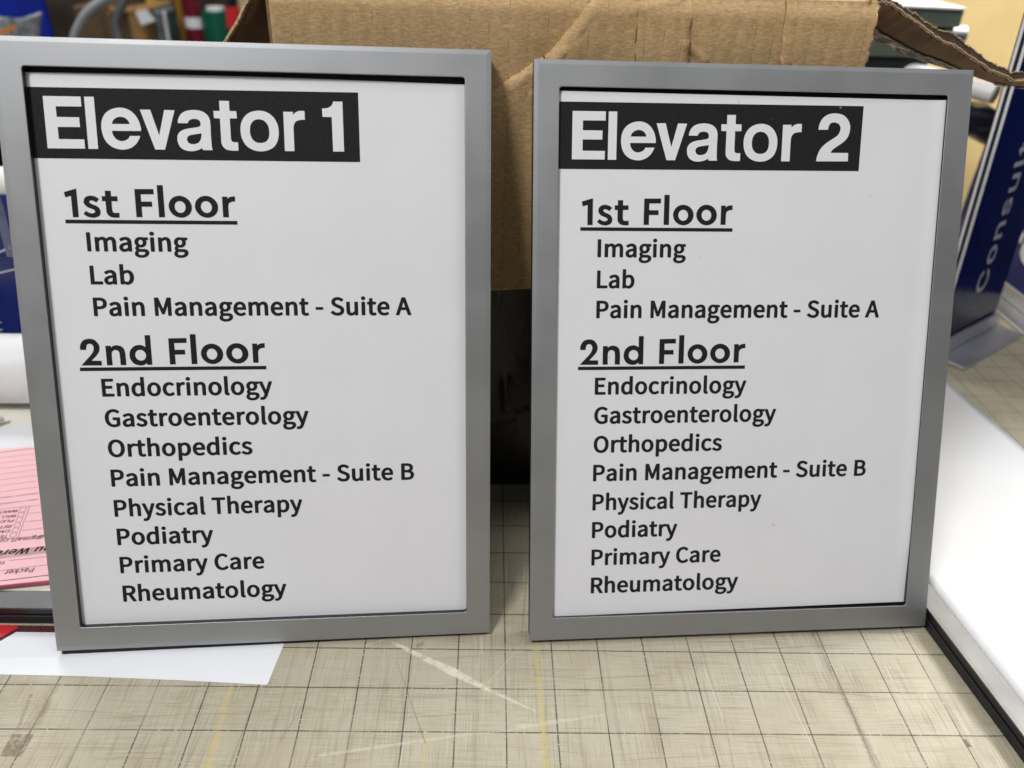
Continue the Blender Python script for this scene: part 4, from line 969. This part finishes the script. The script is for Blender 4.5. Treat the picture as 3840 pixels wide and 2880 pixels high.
for x0, y0, x1, y1, w in ((-300, 98, 600, 2, .010), (-300, 192, 600, 94, .010), (-300, 285, 465, 195, .010), (465, 195, 280, 685, .010), (-300, 737, 280, 685, .010),
                          (480, 198, 700, 174, .010), (440, 313, 700, 286, .010), (395, 443, 700, 410, .010), (340, 577, 720, 533, .010), (280, 690, 720, 652, .010),
                          (135, 1045, 760, 978, .011), (-300, 1243, 780, 1104, .011), (-300, 1399, 800, 1265, .022)):
    ln.strip(c8(x0, y0), c8(x1, y1), w)
for i, (y0, y1) in enumerate(((221, 199), (249, 232), (280, 262), (312, 291), (344, 322), (376, 353), (409, 386), (444, 420), (480, 453), (516, 488))):
    ln.strip(c7(-60, y0 + 8), c7(215, y1 - 4), .018 if i == 0 else .009)
for x0, x1, x2, x3, y0, y1 in ((318, 410, 392, 300, 220, 285), (288, 380, 362, 272, 296, 360), (262, 352, 335, 245, 375, 440), (235, 322, 305, 215, 458, 522), (205, 297, 275, 182, 538, 600), (172, 262, 243, 150, 615, 678)):
    q4 = [c8(x0, y0 + 8), c8(x1, y0 - 2), c8(x2, y1 - 4), c8(x3, y1 + 4)]
    for i in range(4):
        ln.strip(q4[i], q4[(i + 1) % 4], .009)
ln.link('form_rules', M['form_ink'], top)


def flipped(polys, px, py, lo=0):
    """text that reads from the other side of the table, starting at crop pixel px,py"""
    o = c8(px, py)
    return [[(o.x - pu.x * (x - lo) - pv.x * y, o.y - pu.y * (x - lo) - pv.y * y) for x, y in c] for c in polys]


def on_pad(x, y):
    return (x, y, top_z + .004)


lt = []
for s, x, y in (('WANTS', 285, 252), ('WILL CALL', 256, 330), ('PLEASE CALL', 228, 402), ('RETURN', 198, 488), ('CAME', 165, 565), ('TELE', 130, 643), ('TIME', 95, 1050)):
    po_, lo, hi = text_polys(s, LIST_GLYPHS, 1e4, .36 / .95, 1.15, 0, .15)
    lt += flipped(po_, x, y, lo)
fill_polys('form_lettering', lt, on_pad, M['form_ink'], top)
band = [c8(-300, 935), c8(760, 808), c8(775, 922), c8(-300, 1052)]
MB().add([(w.x, w.y, top_z + .003) for w in band], [(0, 1, 2, 3)]).link('title_band', simple('grey_screen_tint', (0.60, 0.36, 0.37), 0.7), top)
po_, lo, hi = text_polys('You Were', LIST_GLYPHS, 1e4, .74, 1.18, .012, .25)
bold = flipped(po_, 940, 802, lo)
o2 = fill_polys('form_title', bold, lambda x, y: (x, y, top_z + .007), M['ink'], top)
hw, lo, hi = text_polys('@gmail.com', LIST_GLYPHS, 1e4, .46, 1.1, .02, .2)
hand = flipped(hw, 690, 655, lo)
hw, lo, hi = text_polys('Packer', LIST_GLYPHS, 1e4, .52, .95, .02, .1)
fill_polys('handwriting', hand, on_pad, M['pen_ink'], top)
hand = flipped(hw, 545, 1155, lo)
fill_polys('handwriting', hand, on_pad, M['pen_ink'], top)

w0, w1 = on_z(-260, 1615, .5), on_z(112, 1583, .5)
sh = MB().prism([(w0.x, w0.y), (w1.x + .8, w1.y + .05), (w1.x + 1.9, w1.y - 5.6), (w0.x, w0.y - 5.6)], .436, .446).link('paper_sheet', M['sheet'])
tag(sh, 'white paper sheet under the pink message pad', 'paper')

rb = MB()
rb.tube([on_z(-400, 1700, .62), on_z(14, 1570, .62)], .09, 12)
tag(rb.link('aluminium_rod', M['alu'], None, True), 'short grey metal rod lying beside the white roll at far left', 'rod')

rr = 1.02
ro = MB()
ro.tube([(-24, 8.55, .47 + rr), (-8.6, 8.95, .47 + rr)], rr, 40)
t = thing('paper_roll', 'thick white roll lying behind the left sign, below the blue panel', 'roll')
ro.link('roll_body', M['white_trim'], t, True)
MB().tube([(-8.6, 8.95, .47 + rr), (-8.45, 8.954, .47 + rr)], .45, 24).link('roll_core', M['core'], t, True)

# blue printed panel leaning behind the roll
YB = 11.6
t = thing('printed_panel', 'navy blue printed panel with thin white lines, leaning behind the white roll', 'panel')
bt = on_y(0, 705, YB + .6)
MB().box((-26, 0, 0), (-8.2, .15, bt.z - .1), .02).link('panel_body', M['navy2'], t)
t.location = Vector((0, YB, 0)) * S
t.rotation_euler = (math.radians(-3), 0, 0)


def bp(px, py):
    w = on_y(px, py, YB + .28)
    return (w.x, -.006, w.z)


for p0, p1, w in (((-60, 968), (70, 912), .05), ((-60, 1032), (70, 1002), .05), ((-40, 1172), (6, 1168), .04), ((-40, 1205), (18, 1198), .04), ((-40, 1232), (22, 1224), .04)):
    MB().strip(bp(*p0), bp(*p1), w, (0, 1, 0)).link('printed_line', M['letter_grey'], t)

cl = MB()
g0, g1 = on_y(-30, 690, 9.9), on_y(45, 960, 9.6)
cl.tube([g0, g0.lerp(g1, .5), g1], .12, 10)
tag(cl.link('plastic_tube', M['clear'], None, True), 'clear plastic tube slanting across the blue panel at far left', 'tube')
w0, w1 = on_y(-120, 700, 13.5), on_y(90, 700, 13.5)
t = MB().tube([w0, w1], .62, 24).link('paper_roll', M['cream'], None, True)
tag(t, 'slim cream paper roll resting above the blue panel at far left', 'roll')

# ------------------------------------------------------------------ the open carton behind the signs
box = thing('cardboard_box', 'open brown cardboard carton with torn flaps, standing behind both signs', 'box')
XL, XR, ZT = -5.0, 7.05, 12.32


def flap_y(x):
    return 5.045 + .073 * (x + .6)


random.seed(4)
CR = [  # creases on the hanging front flap: photo polyline, height step, ridge height
    ([(1835, 365), (1900, 318), (1992, 262), (2030, 235)], .06, .05),
    ([(2070, 222), (2110, 165), (2150, 120), (2200, 55), (2280, -20)], .07, .06),
    ([(2392, 225), (2398, 110), (2402, -20)], .015, .025),
    ([(2555, 230), (2562, 110), (2575, -20)], -.05, .05),
    ([(2950, 235), (2962, 120), (2985, -20)], .05, .055),
    ([(2560, 160), (2640, 225)], .0, .03),
    ([(2360, 40), (2530, 20), (2570, -10)], .0, .03),
]
CRW = []
for pl, st, rg in CR:
    CRW.append(([Vector((on_y(px, py, 5.3).x, on_y(px, py, 5.3).z)) for px, py in pl], st, rg))


def crease(x, z):
    p = Vector((x, z))
    dy = 0
    for pl, st, rg in CRW:
        best, side = 9, 0
        for s0, s1 in zip(pl, pl[1:]):
            e = s1 - s0
            t = min(1, max(0, (p - s0).dot(e) / e.length_squared))
            r = p - s0 - e * t
            if r.length < best:
                best = r.length
                side = 1 if e.x * r.y - e.y * r.x < 0 else -1
        fall = math.exp(-(best / .55) ** 2)
        dy += -rg * 1.0 * math.exp(-(best / .04) ** 2) - st * 1.2 * fall * side * smooth01(best / .05) * .7
    return dy


def front_flap(u, v):
    x = -4.72 + (XR + 4.72) * u
    zb = 6.20 + .012 * (x - 0) + .02 * math.sin(3 * x)
    z = zb + (ZT - zb) * v
    if u > .995:
        x += .012 * math.sin(19 * z) + .008 * math.sin(47 * z)
    y = flap_y(x) + crease(x, z) + .02 * math.sin(1.7 * x + .6 * z) + .006 * math.sin(16.7 * x) - .10 * smooth01((11.0 - z) / 4) * 0
    roll = smooth01((z - (ZT - .35)) / .35)
    return (x, y + .16 * roll, z)


grid_mesh('front_flap', 300, 150, front_flap, M['card'], box, -.14)

bd = MB()
yf = lambda x: flap_y(x) + .75
fl_, fr_ = (XL, yf(XL)), (XR, yf(XR))
bk = 12.5
bkl, bkr = (XL - .9, yf(XL) + bk), (XR - .9, yf(XR) + bk)


def wall(p, q_, z0=0.02, z1=ZT, th=.15):
    d_ = Vector((q_[0] - p[0], q_[1] - p[1], 0)).normalized()
    n_ = Vector((-d_.y, d_.x, 0)) * th
    bd.prism([p, q_, (q_[0] + n_.x, q_[1] + n_.y), (p[0] + n_.x, p[1] + n_.y)], z0, z1)


wall(fl_, fr_)
wall(fr_, bkr)
wall(bkr, bkl)
wall(bkl, fl_)
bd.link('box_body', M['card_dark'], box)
# hinge roll between the front wall and its flap
hr = MB()
pth = [(0, -.0), (.10, .07), (.3, .10), (.55, .06), (.66, -.05)]
vs, fs = [], []
for i in range(41):
    x = -4.72 + (XR + 4.72) * i / 40
    for dy_, dz_ in pth:
        vs.append((x, flap_y(x) + .16 + dy_, ZT + dz_))
for i in range(40):
    for j in range(4):
        k = i * 5 + j
        fs.append((k, k + 5, k + 6, k + 1))
hr.add(vs, fs).link('flap_hinge', M['card'], box, True)


def left_flap(u, v):
    near = Vector((-5.06, 5.55, 12.36)).lerp(Vector((-8.15, 5.75, 7.6)), v)
    far = Vector((-5.9, 17, 12.36)).lerp(Vector((-9.0, 17, 7.6)), v)
    w = near.lerp(far, u)
    return (w.x + .03 * math.sin(14 * v), w.y, w.z + .05 * math.sin(6 * u) * v)


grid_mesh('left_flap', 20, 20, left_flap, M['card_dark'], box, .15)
edge = MB()
random.seed(9)
pe = []
for i in range(40):
    w = Vector((-5.06, 5.5, 12.36)).lerp(Vector((-8.15, 5.7, 7.6)), i / 39)
    pe.append((w.x - .02 + random.uniform(-.012, .012) + .03 * math.sin(14 * i / 39), w.y, w.z + random.uniform(-.012, .012)))
edge.tube(pe, .055, 6)
edge.link('torn_edge', M['card_edge'], box)

# right flap: twists from the corner out over the framed sign to the blue one
near_px = [(3262, 140), (3400, 205), (3560, 255), (3730, 315), (3840, 330), (3960, 352)]
far_px = [(3304, 2), (3345, 22), (3450, 96), (3530, 148), (3690, 252), (3800, 306), (3840, 300), (3960, 310)]


near_w = [Vector((6.98, 7.0, 11.9))] + [on_y(px, py, 6.9) for px, py in near_px]
far_w = [on_y(px, py, 5.9 + .5 * max(0, min(1, (px - 3300) / 500))) for px, py in far_px]


random.seed(21)
RND = [[random.uniform(-1, 1) for _ in range(200)] for _ in range(6)]


def rnd1(t, n, k):
    x = min(.9999, max(0, t)) * n
    i = int(x)
    return RND[k % 6][i] + (RND[k % 6][i + 1] - RND[k % 6][i]) * smooth01(x - i)


def rough_far(t, k):
    return .03 * rnd1(t, 11, k) + .022 * rnd1(t, 37, k + 1) + .012 * rnd1(t, 120, k + 2)


def right_flap(u, v):
    n_ = poly_at(near_w, u)
    f2 = poly_at(far_w, u) + Vector((0, 0, rough_far(u, 0)))
    w = n_.lerp(f2, v)
    w.z += -.03 * math.sin(math.pi * v)
    return tuple(w)


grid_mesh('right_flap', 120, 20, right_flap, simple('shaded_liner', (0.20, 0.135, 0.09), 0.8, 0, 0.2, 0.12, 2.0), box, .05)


def flap_core(u, v):
    f2 = poly_at(far_w, u)
    w = f2 + Vector((-.02 + .02 * v, .03 + .2 * v, rough_far(u, 0) + (.03 + .16 * (0.35 + .65 * math.sin(math.pi * min(1, u * 1.02)))) * v + .6 * rough_far(u, 3) * v))
    return tuple(w)


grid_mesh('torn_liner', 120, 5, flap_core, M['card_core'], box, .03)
rim = MB()
random.seed(3)
for v_, dz in ((0.0, .0), (1.0, .005)):
    pr = []
    for i in range(161):
        w = Vector(flap_core(i / 160, v_))
        pr.append((w.x, w.y - .02, w.z + dz + random.uniform(-.012, .016)))
    rim.tube(pr, [random.uniform(.005, .016) for _ in pr], 5)
rim.link('torn_edge', M['card_edge'], box)


def tape_pt(u, v):
    uu = .10 + .52 * u
    w = Vector(right_flap(uu, -.03 + (.36 - .06 * u) * v * (1 - smooth01((u - .8) / .2) * .8)))
    return (w.x, w.y - .04 + .02 * math.sin(40 * u + 7 * v) * math.sin(3 * v), w.z - .02)


grid_mesh('packing_tape', 80, 10, tape_pt, M['tape'], box)


def tape2_pt(u, v):
    uu = .72 + .28 * u
    w = Vector(right_flap(uu, -.05 + .35 * v))
    return (w.x, w.y - .04 + .02 * math.sin(33 * u + 5 * v), w.z - .02)


grid_mesh('packing_tape', 40, 8, tape2_pt, M['tape'], box)
# crumpled corner where the right flap leaves the front one
cn = MB()
k0 = [on_y(3268, 96, 5.7), on_y(3290, 45, 5.9), on_y(3325, 6, 6.4)]
random.seed(12)


def corner_pt(u, v):
    a_ = poly_at([on_y(3262, -30, 5.62), on_y(3262, 60, 5.62), on_y(3270, 100, 5.66)], u)
    b2 = poly_at([on_y(3320, -30, 6.3), on_y(3300, 30, 6.0), on_y(3276, 92, 5.75)], u)
    w = a_.lerp(b2, v)
    return (w.x, w.y - .06 * math.sin(5 * v + 8 * u), w.z)


grid_mesh('crumpled_corner', 14, 8, corner_pt, M['card'], box, .04)


# black plastic film hanging inside the dark gap under the flap
def bag_pt(u, v):
    x = -4.4 + 10.6 * u
    z = .03 + 6.8 * v
    y = yf(x) - .16 - .03 * math.sin(1.9 * x + 1.1 * math.sin(.8 * z)) - .07 * math.exp(-((x - .1 + .04 * z) / .05) ** 2) * smooth01((3.6 - z) / .3) * smooth01((z - 2.2) / .5) - .05 * math.exp(-((z - 2.2 - .35 * x) / .06) ** 2)
    return (x, y, z)


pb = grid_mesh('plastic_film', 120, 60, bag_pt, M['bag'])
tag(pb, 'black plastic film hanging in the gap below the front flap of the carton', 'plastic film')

# ------------------------------------------------------------------ blue blade signs on aluminium feet, right
AX = math.atan2(.60, .80)


def blade(label, loc, rz, x0, x1, fx0, fx1, h, lean, face):
    t = thing('blade_sign', label, 'sign', loc, (0, 0, rz), 'navy blade signs on metal feet')
    MB().box((x0, 0, .62), (x1, .05, h), .008).link('sign_panel', face, t)
    ft = MB()
    ft.box((fx0, -1.02, 0), (fx1, .5, .17), .02)
    ft.box((fx0, -.06, .171), (fx1, -.02, .20))
    ft.box((min(fx0, x0), -.11, .201), (x1 + .01, -.003, .80), .02)
    ft.link('foot', M['alu'], t)
    t.rotation_euler = (0, 0, rz)
    for o in t.children:
        if o.name.startswith('sign_panel'):
            o.rotation_euler = (-lean, 0, 0)
    return t, [o for o in t.children if o.name.startswith('sign_panel')][0]


t, pn = blade('navy blade sign reading Consulta with a white edge stripe, on a metal foot', (19.22, 15.95, 0), AX, -5.12, 0, -4.25, .45, 16, .047, M['navy'])
MB().box((-5.14, -.02, .6), (-4.97, .0, 16)).link('edge_stripe', M['white_trim'], pn)
MB().box((-4.97, -.012, .6), (-4.66, .0, 16)).link('edge_groove', M['black'], pn)
MB().box((-4.66, -.02, .6), (-4.45, .0, 16)).link('edge_stripe', M['white_trim'], pn)
# reads upwards; cap height .72 across the panel, letters widened
cs_ = .74 / .72
po_, lo, hi = text_polys('Consultants', SANS_GLYPHS, 1e4, 1.0, 1.0, .05)
cap = max(p_[1] for c in po_[:1] for p_ in c)
k = .78 / cap
stretch = 1.0
zz = lambda x: 2.15 + (x - lo) * k * 1.30
fill_polys('lettering', po_, lambda x, y: (-1.80 - y * k, -.006, zz(x)), M['letter_grey'], pn)

t, pn = blade('bright navy blade sign with a white emblem, standing farthest right', (21.27, 15.9, 0), math.radians(-90.5), -8.0, 5.2, -6.5, 3.1, 15, .02, M['navy2'])
inv = Matrix.Rotation(math.radians(90.5), 3, 'Z')


def on_second(px, py):
    d = ray(px, py)
    w = CAM_V + d * ((21.27 - CAM_V.x) / d.x)
    return inv @ (w - Vector((21.27, 15.9, 0)))


def emblem(pxs):
    return [(on_second(*p_).x, on_second(*p_).z) for p_ in pxs]


fill_polys('emblem', [emblem([(3842, 895), (3828, 918), (3820, 945), (3823, 970), (3834, 990), (3860, 1010), (3900, 1000), (3930, 900), (3890, 850)]),
                      emblem([(3832, 864), (3836, 880), (3826, 905), (3817, 914), (3816, 905), (3824, 880)])],
           lambda x, y: (x, -.012, y), M['white_trim'], pn)

# ------------------------------------------------------------------ trimmer and tube behind on the right
YM = 25
t = thing('rotary_trimmer', 'grey green rail of a trimming machine behind the carton flap', 'machine')
p0, p1 = on_y(3618, 38, YM), on_y(3618, 105, YM)
xr = p0.x
MB().box((2, YM, p1.z), (xr, YM + 2.6, p0.z), .03).link('upper_rail', M['machine'], t)
MB().box((2, YM - .15, p0.z + .003), (xr - .03, YM + 2.7, p0.z + .12), .03).link('rail_cover', M['white_trim'], t)
q0, q1 = on_y(3520, 160, YM), on_y(3520, 222, YM)
MB().box((2, YM + .1, q1.z), (q0.x, YM + 2.4, q0.z + .35), .03).link('lower_rail', M['machine'], t)
MB().box((2, YM + .3, q1.z - .55), (q0.x - .05, YM + 2.2, q1.z - .003), .03).link('rail_foot', M['machine_dark'], t)
MB().box((2, YM + .5, 0), (6, YM + 2.0, q1.z - .556), .03).link('stand', M['machine_dark'], t)
MB().box((14, YM + .7, 0), (16.5, YM + 2.0, q1.z - .556), .03).link('stand', M['machine_dark'], t)
kk = on_y(3560, 132, YM + .6)
MB().tube([(kk.x - 1.2, YM + .6, kk.z), (kk.x - .5, YM + .6, kk.z), (kk.x - .45, YM + .6, kk.z), (kk.x + .55, YM + .6, kk.z), (kk.x + .62, YM + .6, kk.z)], [.3, .3, .46, .46, .36], 24).link('knob', M['chrome'], t, True)

YC = 23
a0, a1 = on_y(3560, 322, YC), on_y(3728, 352, YC)
t = thing('media_roll', 'white roll with a grey end held behind the right sign', 'roll')
MB().tube([a0 + Vector((-1.8, 3.6, .25)), a1], .40, 28).link('roll_body', M['white_trim'], t, True)
dr = (a1 - a0 - Vector((-1.8, 3.6, .25))).normalized()
MB().tube([a1 + dr * .003, a1 + dr * .10], .38, 28).link('end_cap', M['core'], t, True)
b0, b1, b2 = on_y(3560, 438, YC + .8), on_y(3660, 448, YC + .8), on_y(3760, 500, YC + .8)
t = thing('machine_arm', 'thick black bracket arm under the white roll at right', 'bracket')
ar = MB()
ar.tube([b0 + Vector((-2, 1, .2)), b0, b1, b2 + Vector((0, 0, -.1)), b2 + Vector((.6, .3, -1.0)), b2 + Vector((.8, .4, -b2.z + .02))], [.74, .74, .74, .68, .55, .5], 20)
ar.link('arm', M['black'], t, True)
hb = on_y(3690, 470, YC + .35)
MB().box((hb.x - .35, YC + .05, hb.z - .2), (hb.x + .3, YC + .4, hb.z - .05), .03).link('latch', M['machine_dark'], t)

# ------------------------------------------------------------------ shop shelves far behind, upper left
YS = 80


def X(px, y=YS):
    return on_y(px, 60, y).x


def Z(py, px=500, y=YS):
    return on_y(px, py, y).z


t = thing('shelf_rack', 'dark storage shelf with cartons far behind at upper left', 'shelf')
MB().box((-70, YS - 6, -9), (-14, YS + 14, -8), .1).link('shelf_board', M['shelf'], t)
MB().box((-70, YS + 14.02, -35), (-14, YS + 15, 30)).link('back_board', M['shelf'], t)
for px in (-60, -15):
    MB().box((px - .8, YS - 5.9, -35), (px + .8, YS - 4.5, -9.003)).link('post', M['shelf'], t)

t = MB().box((X(18), YS - 3, -7.99), (X(226), YS - 2.2, 9), .1).link('storage_bin', M['blue'])
tag(t, 'tall royal blue plastic bin on the far shelf at upper left', 'bin')
t = MB().box((X(-60), YS - 5, -7.99), (X(16), YS - 3.2, 8), .1).link('panel_sheet', M['pouch'])
tag(t, 'pale grey upright sheet at the extreme upper left corner', 'panel')

YP = 52
t = thing('film_pouch', 'crumpled grey plastic pouch in front of the blue bin', 'pouch')


def pouch_pt(u, v):
    lo = on_y(-60, 300, YP).lerp(on_y(135, 300, YP), u)
    hi = poly_at([on_y(-60, 60, YP + 1), on_y(30, 68, YP + 1), on_y(95, 66, YP + .6), on_y(150, 46, YP + 1)], u)
    w = lo.lerp(hi, v)
    return (w.x, w.y - .5 * math.sin(9 * u + 2 * v) * .6, w.z)


grid_mesh('pouch_body', 24, 24, pouch_pt, M['pouch'], t, .06)
t = MB().add([on_y(-40, 128, YP - 2), on_y(58, 92, YP - 2), on_y(60, 108, YP - 2), on_y(-40, 150, YP - 2),
              on_y(-40, 128, YP - 1.9), on_y(58, 92, YP - 1.9), on_y(60, 108, YP - 1.9), on_y(-40, 150, YP - 1.9)],
             [(0, 1, 2, 3), (7, 6, 5, 4), (0, 4, 5, 1), (1, 5, 6, 2), (2, 6, 7, 3), (3, 7, 4, 0)]).link('card_strip', M['orange'])
tag(t, 'orange card strip lying across the grey pouch at upper left', 'card')

YT = 60
for pxs, lab, mt, r in (([(470, -60), (420, -18), (380, 5), (330, 45), (300, 90), (280, 140), (262, 230), (250, 330)], 'bright bent steel tube curving down left of the brown cartons', 'bright_tube', .36),
                        ([(490, -60), (472, -5), (450, 35), (436, 75), (438, 110), (448, 160), (455, 330)], 'dull grey bent tube in front of the labelled carton', 'tube', .33)):
    pp = [on_y(x_, y_, YT) for x_, y_ in pxs]
    fine = []
    for i in range(len(pp) - 1):
        q0, q1, q2, q3 = pp[max(0, i - 1)], pp[i], pp[i + 1], pp[min(len(pp) - 1, i + 2)]
        for k_ in range(6):
            s_ = k_ / 6
            fine.append(.5 * ((2 * q1) + (q2 - q0) * s_ + (2 * q0 - 5 * q1 + 4 * q2 - q3) * s_ ** 2 + (3 * q1 - q0 - 3 * q2 + q3) * s_ ** 3))
    fine += [pp[-1], Vector((pp[-1].x, pp[-1].y, -35))]
    tag(MB().tube(fine, r, 16).link('bent_tube', M[mt], None, True), lab, 'tube', 'bent metal tubes')

t = MB().box((X(318), YS - 2.5, -7.99), (X(432), YS + 6, Z(18)), .2).link('carton', M['kraft_dark'])
tag(t, 'dark aged carton between the two bent tubes', 'carton', 'cartons on the far shelf')
t = thing('carton', 'brown carton with a crooked white label on the far shelf', 'carton', group='cartons on the far shelf')
MB().box((X(436), YS - 3, -7.99), (X(532), YS + 5, Z(35)), .1).link('carton_front', M['kraft_dark'], t)
MB().box((X(533), YS - 3.6, -7.99), (X(594), YS + 5, Z(18)), .1).link('carton_side', M['kraft'], t)
MB().box((X(470), YS - 3.7, Z(32)), (X(560), YS - 3.05, Z(12)), .1).link('carton_flap', M['kraft'], t)
lb = [on_y(508, 44, YS - 4), on_y(548, 36, YS - 4), on_y(582, 78, YS - 4), on_y(530, 95, YS - 4)]
MB().add(lb + [w + Vector((0, .1, 0)) for w in lb], [(0, 1, 2, 3), (7, 6, 5, 4), (0, 4, 5, 1), (1, 5, 6, 2), (2, 6, 7, 3), (3, 7, 4, 0)]).link('label', M['sheet'], t)
t = thing('film_sleeve', 'smoky grey plastic sleeve right of the labelled carton', 'sleeve')
MB().box((X(596), YS - 2, -7.99), (X(640), YS + 2, Z(20)), .4).link('sleeve_body', M['smoke'], t)
MB().box((X(641), YS - 2.4, -7.99), (X(652), YS - 2.0, Z(24)), .15).link('edge_glint', M['white_trim'], t)  # white bar stands in for the highlight on the glossy sleeve


def vinyl(px0, px1, mt, label, y=86, cap=None):
    x0, x1 = X(px0, y), X(px1, y)
    r = (x1 - x0) / 2
    t = thing('vinyl_roll', label, 'vinyl roll', ((x0 + x1) / 2, y, -7.99), group='upright vinyl rolls on the far shelf')
    MB().tube([(0, 0, 0), (0, 0, cap if cap else 18)], r, 32).link('roll_body', M[mt], t, True)
    return t, r


vinyl(662, 690, 'ochre', 'thin ochre upright roll left of the burgundy one')
t, r = vinyl(692, 762, 'burgundy', 'burgundy upright vinyl roll with a white label')
zl = Z(92, 720, 84) + 7.99
vs, fs = [], []
for i in range(13):
    a_ = math.radians(-150 + 120 * i / 12)
    for z_ in (zl - .55, zl + .55):
        vs.append(((r + .03) * math.cos(a_), (r + .03) * math.sin(a_), z_))
for i in range(12):
    fs.append((2 * i, 2 * i + 2, 2 * i + 3, 2 * i + 1))
MB().add(vs, fs).link('roll_label', M['sheet'], t, True)
t, r = vinyl(757, 866, 'green', 'green upright vinyl roll with a white core end', 86, Z(38, 800, 86) + 7.99)
zc = Z(38, 800, 86) + 7.99
MB().tube([(0, 0, zc + .003), (0, 0, zc + .35)], r * .6, 28).link('core_end', M['white_trim'], t, True)
t = thing('spring_clamp', 'red clamp with a black handle beside the green roll', 'clamp')
yc = 78
pc = [on_y(846, 26, yc), on_y(884, 26, yc), on_y(896, 60, yc), on_y(890, 106, yc), on_y(854, 108, yc), on_y(848, 70, yc)]
n_ = len(pc)
MB().add(pc + [w + Vector((0, .9, 0)) for w in pc], [tuple(range(n_)), tuple(range(n_, 2 * n_))[::-1]] + [(i, (i + 1) % n_, (i + 1) % n_ + n_, i + n_) for i in range(n_)]).link('clamp_body', M['red'], t)
h0, h1 = on_y(865, -40, yc + .4), on_y(866, 24, yc + .4)
MB().tube([h0, h1], .45, 14).link('handle', M['black'], t, True)
h0, h1 = on_y(872, 110, yc + .4), on_y(876, 220, yc + .4)
MB().tube([h0, h1, Vector((h1.x, h1.y, -7.99))], .5, 14).link('jaw', M['black'], t, True)
t = MB().box((X(898, 88), 88, -7.99), (X(945, 88), 90, 16), .1).link('wood_batten', M['wood'])
tag(t, 'pale wooden batten upright behind the left flap of the carton', 'batten')
t = MB().box((X(556, 87), 87, -7.99), (X(588, 87), 89, 20), .1).link('yellow_board', M['yellow'])
tag(t, 'narrow yellow board standing behind the labelled carton', 'board')
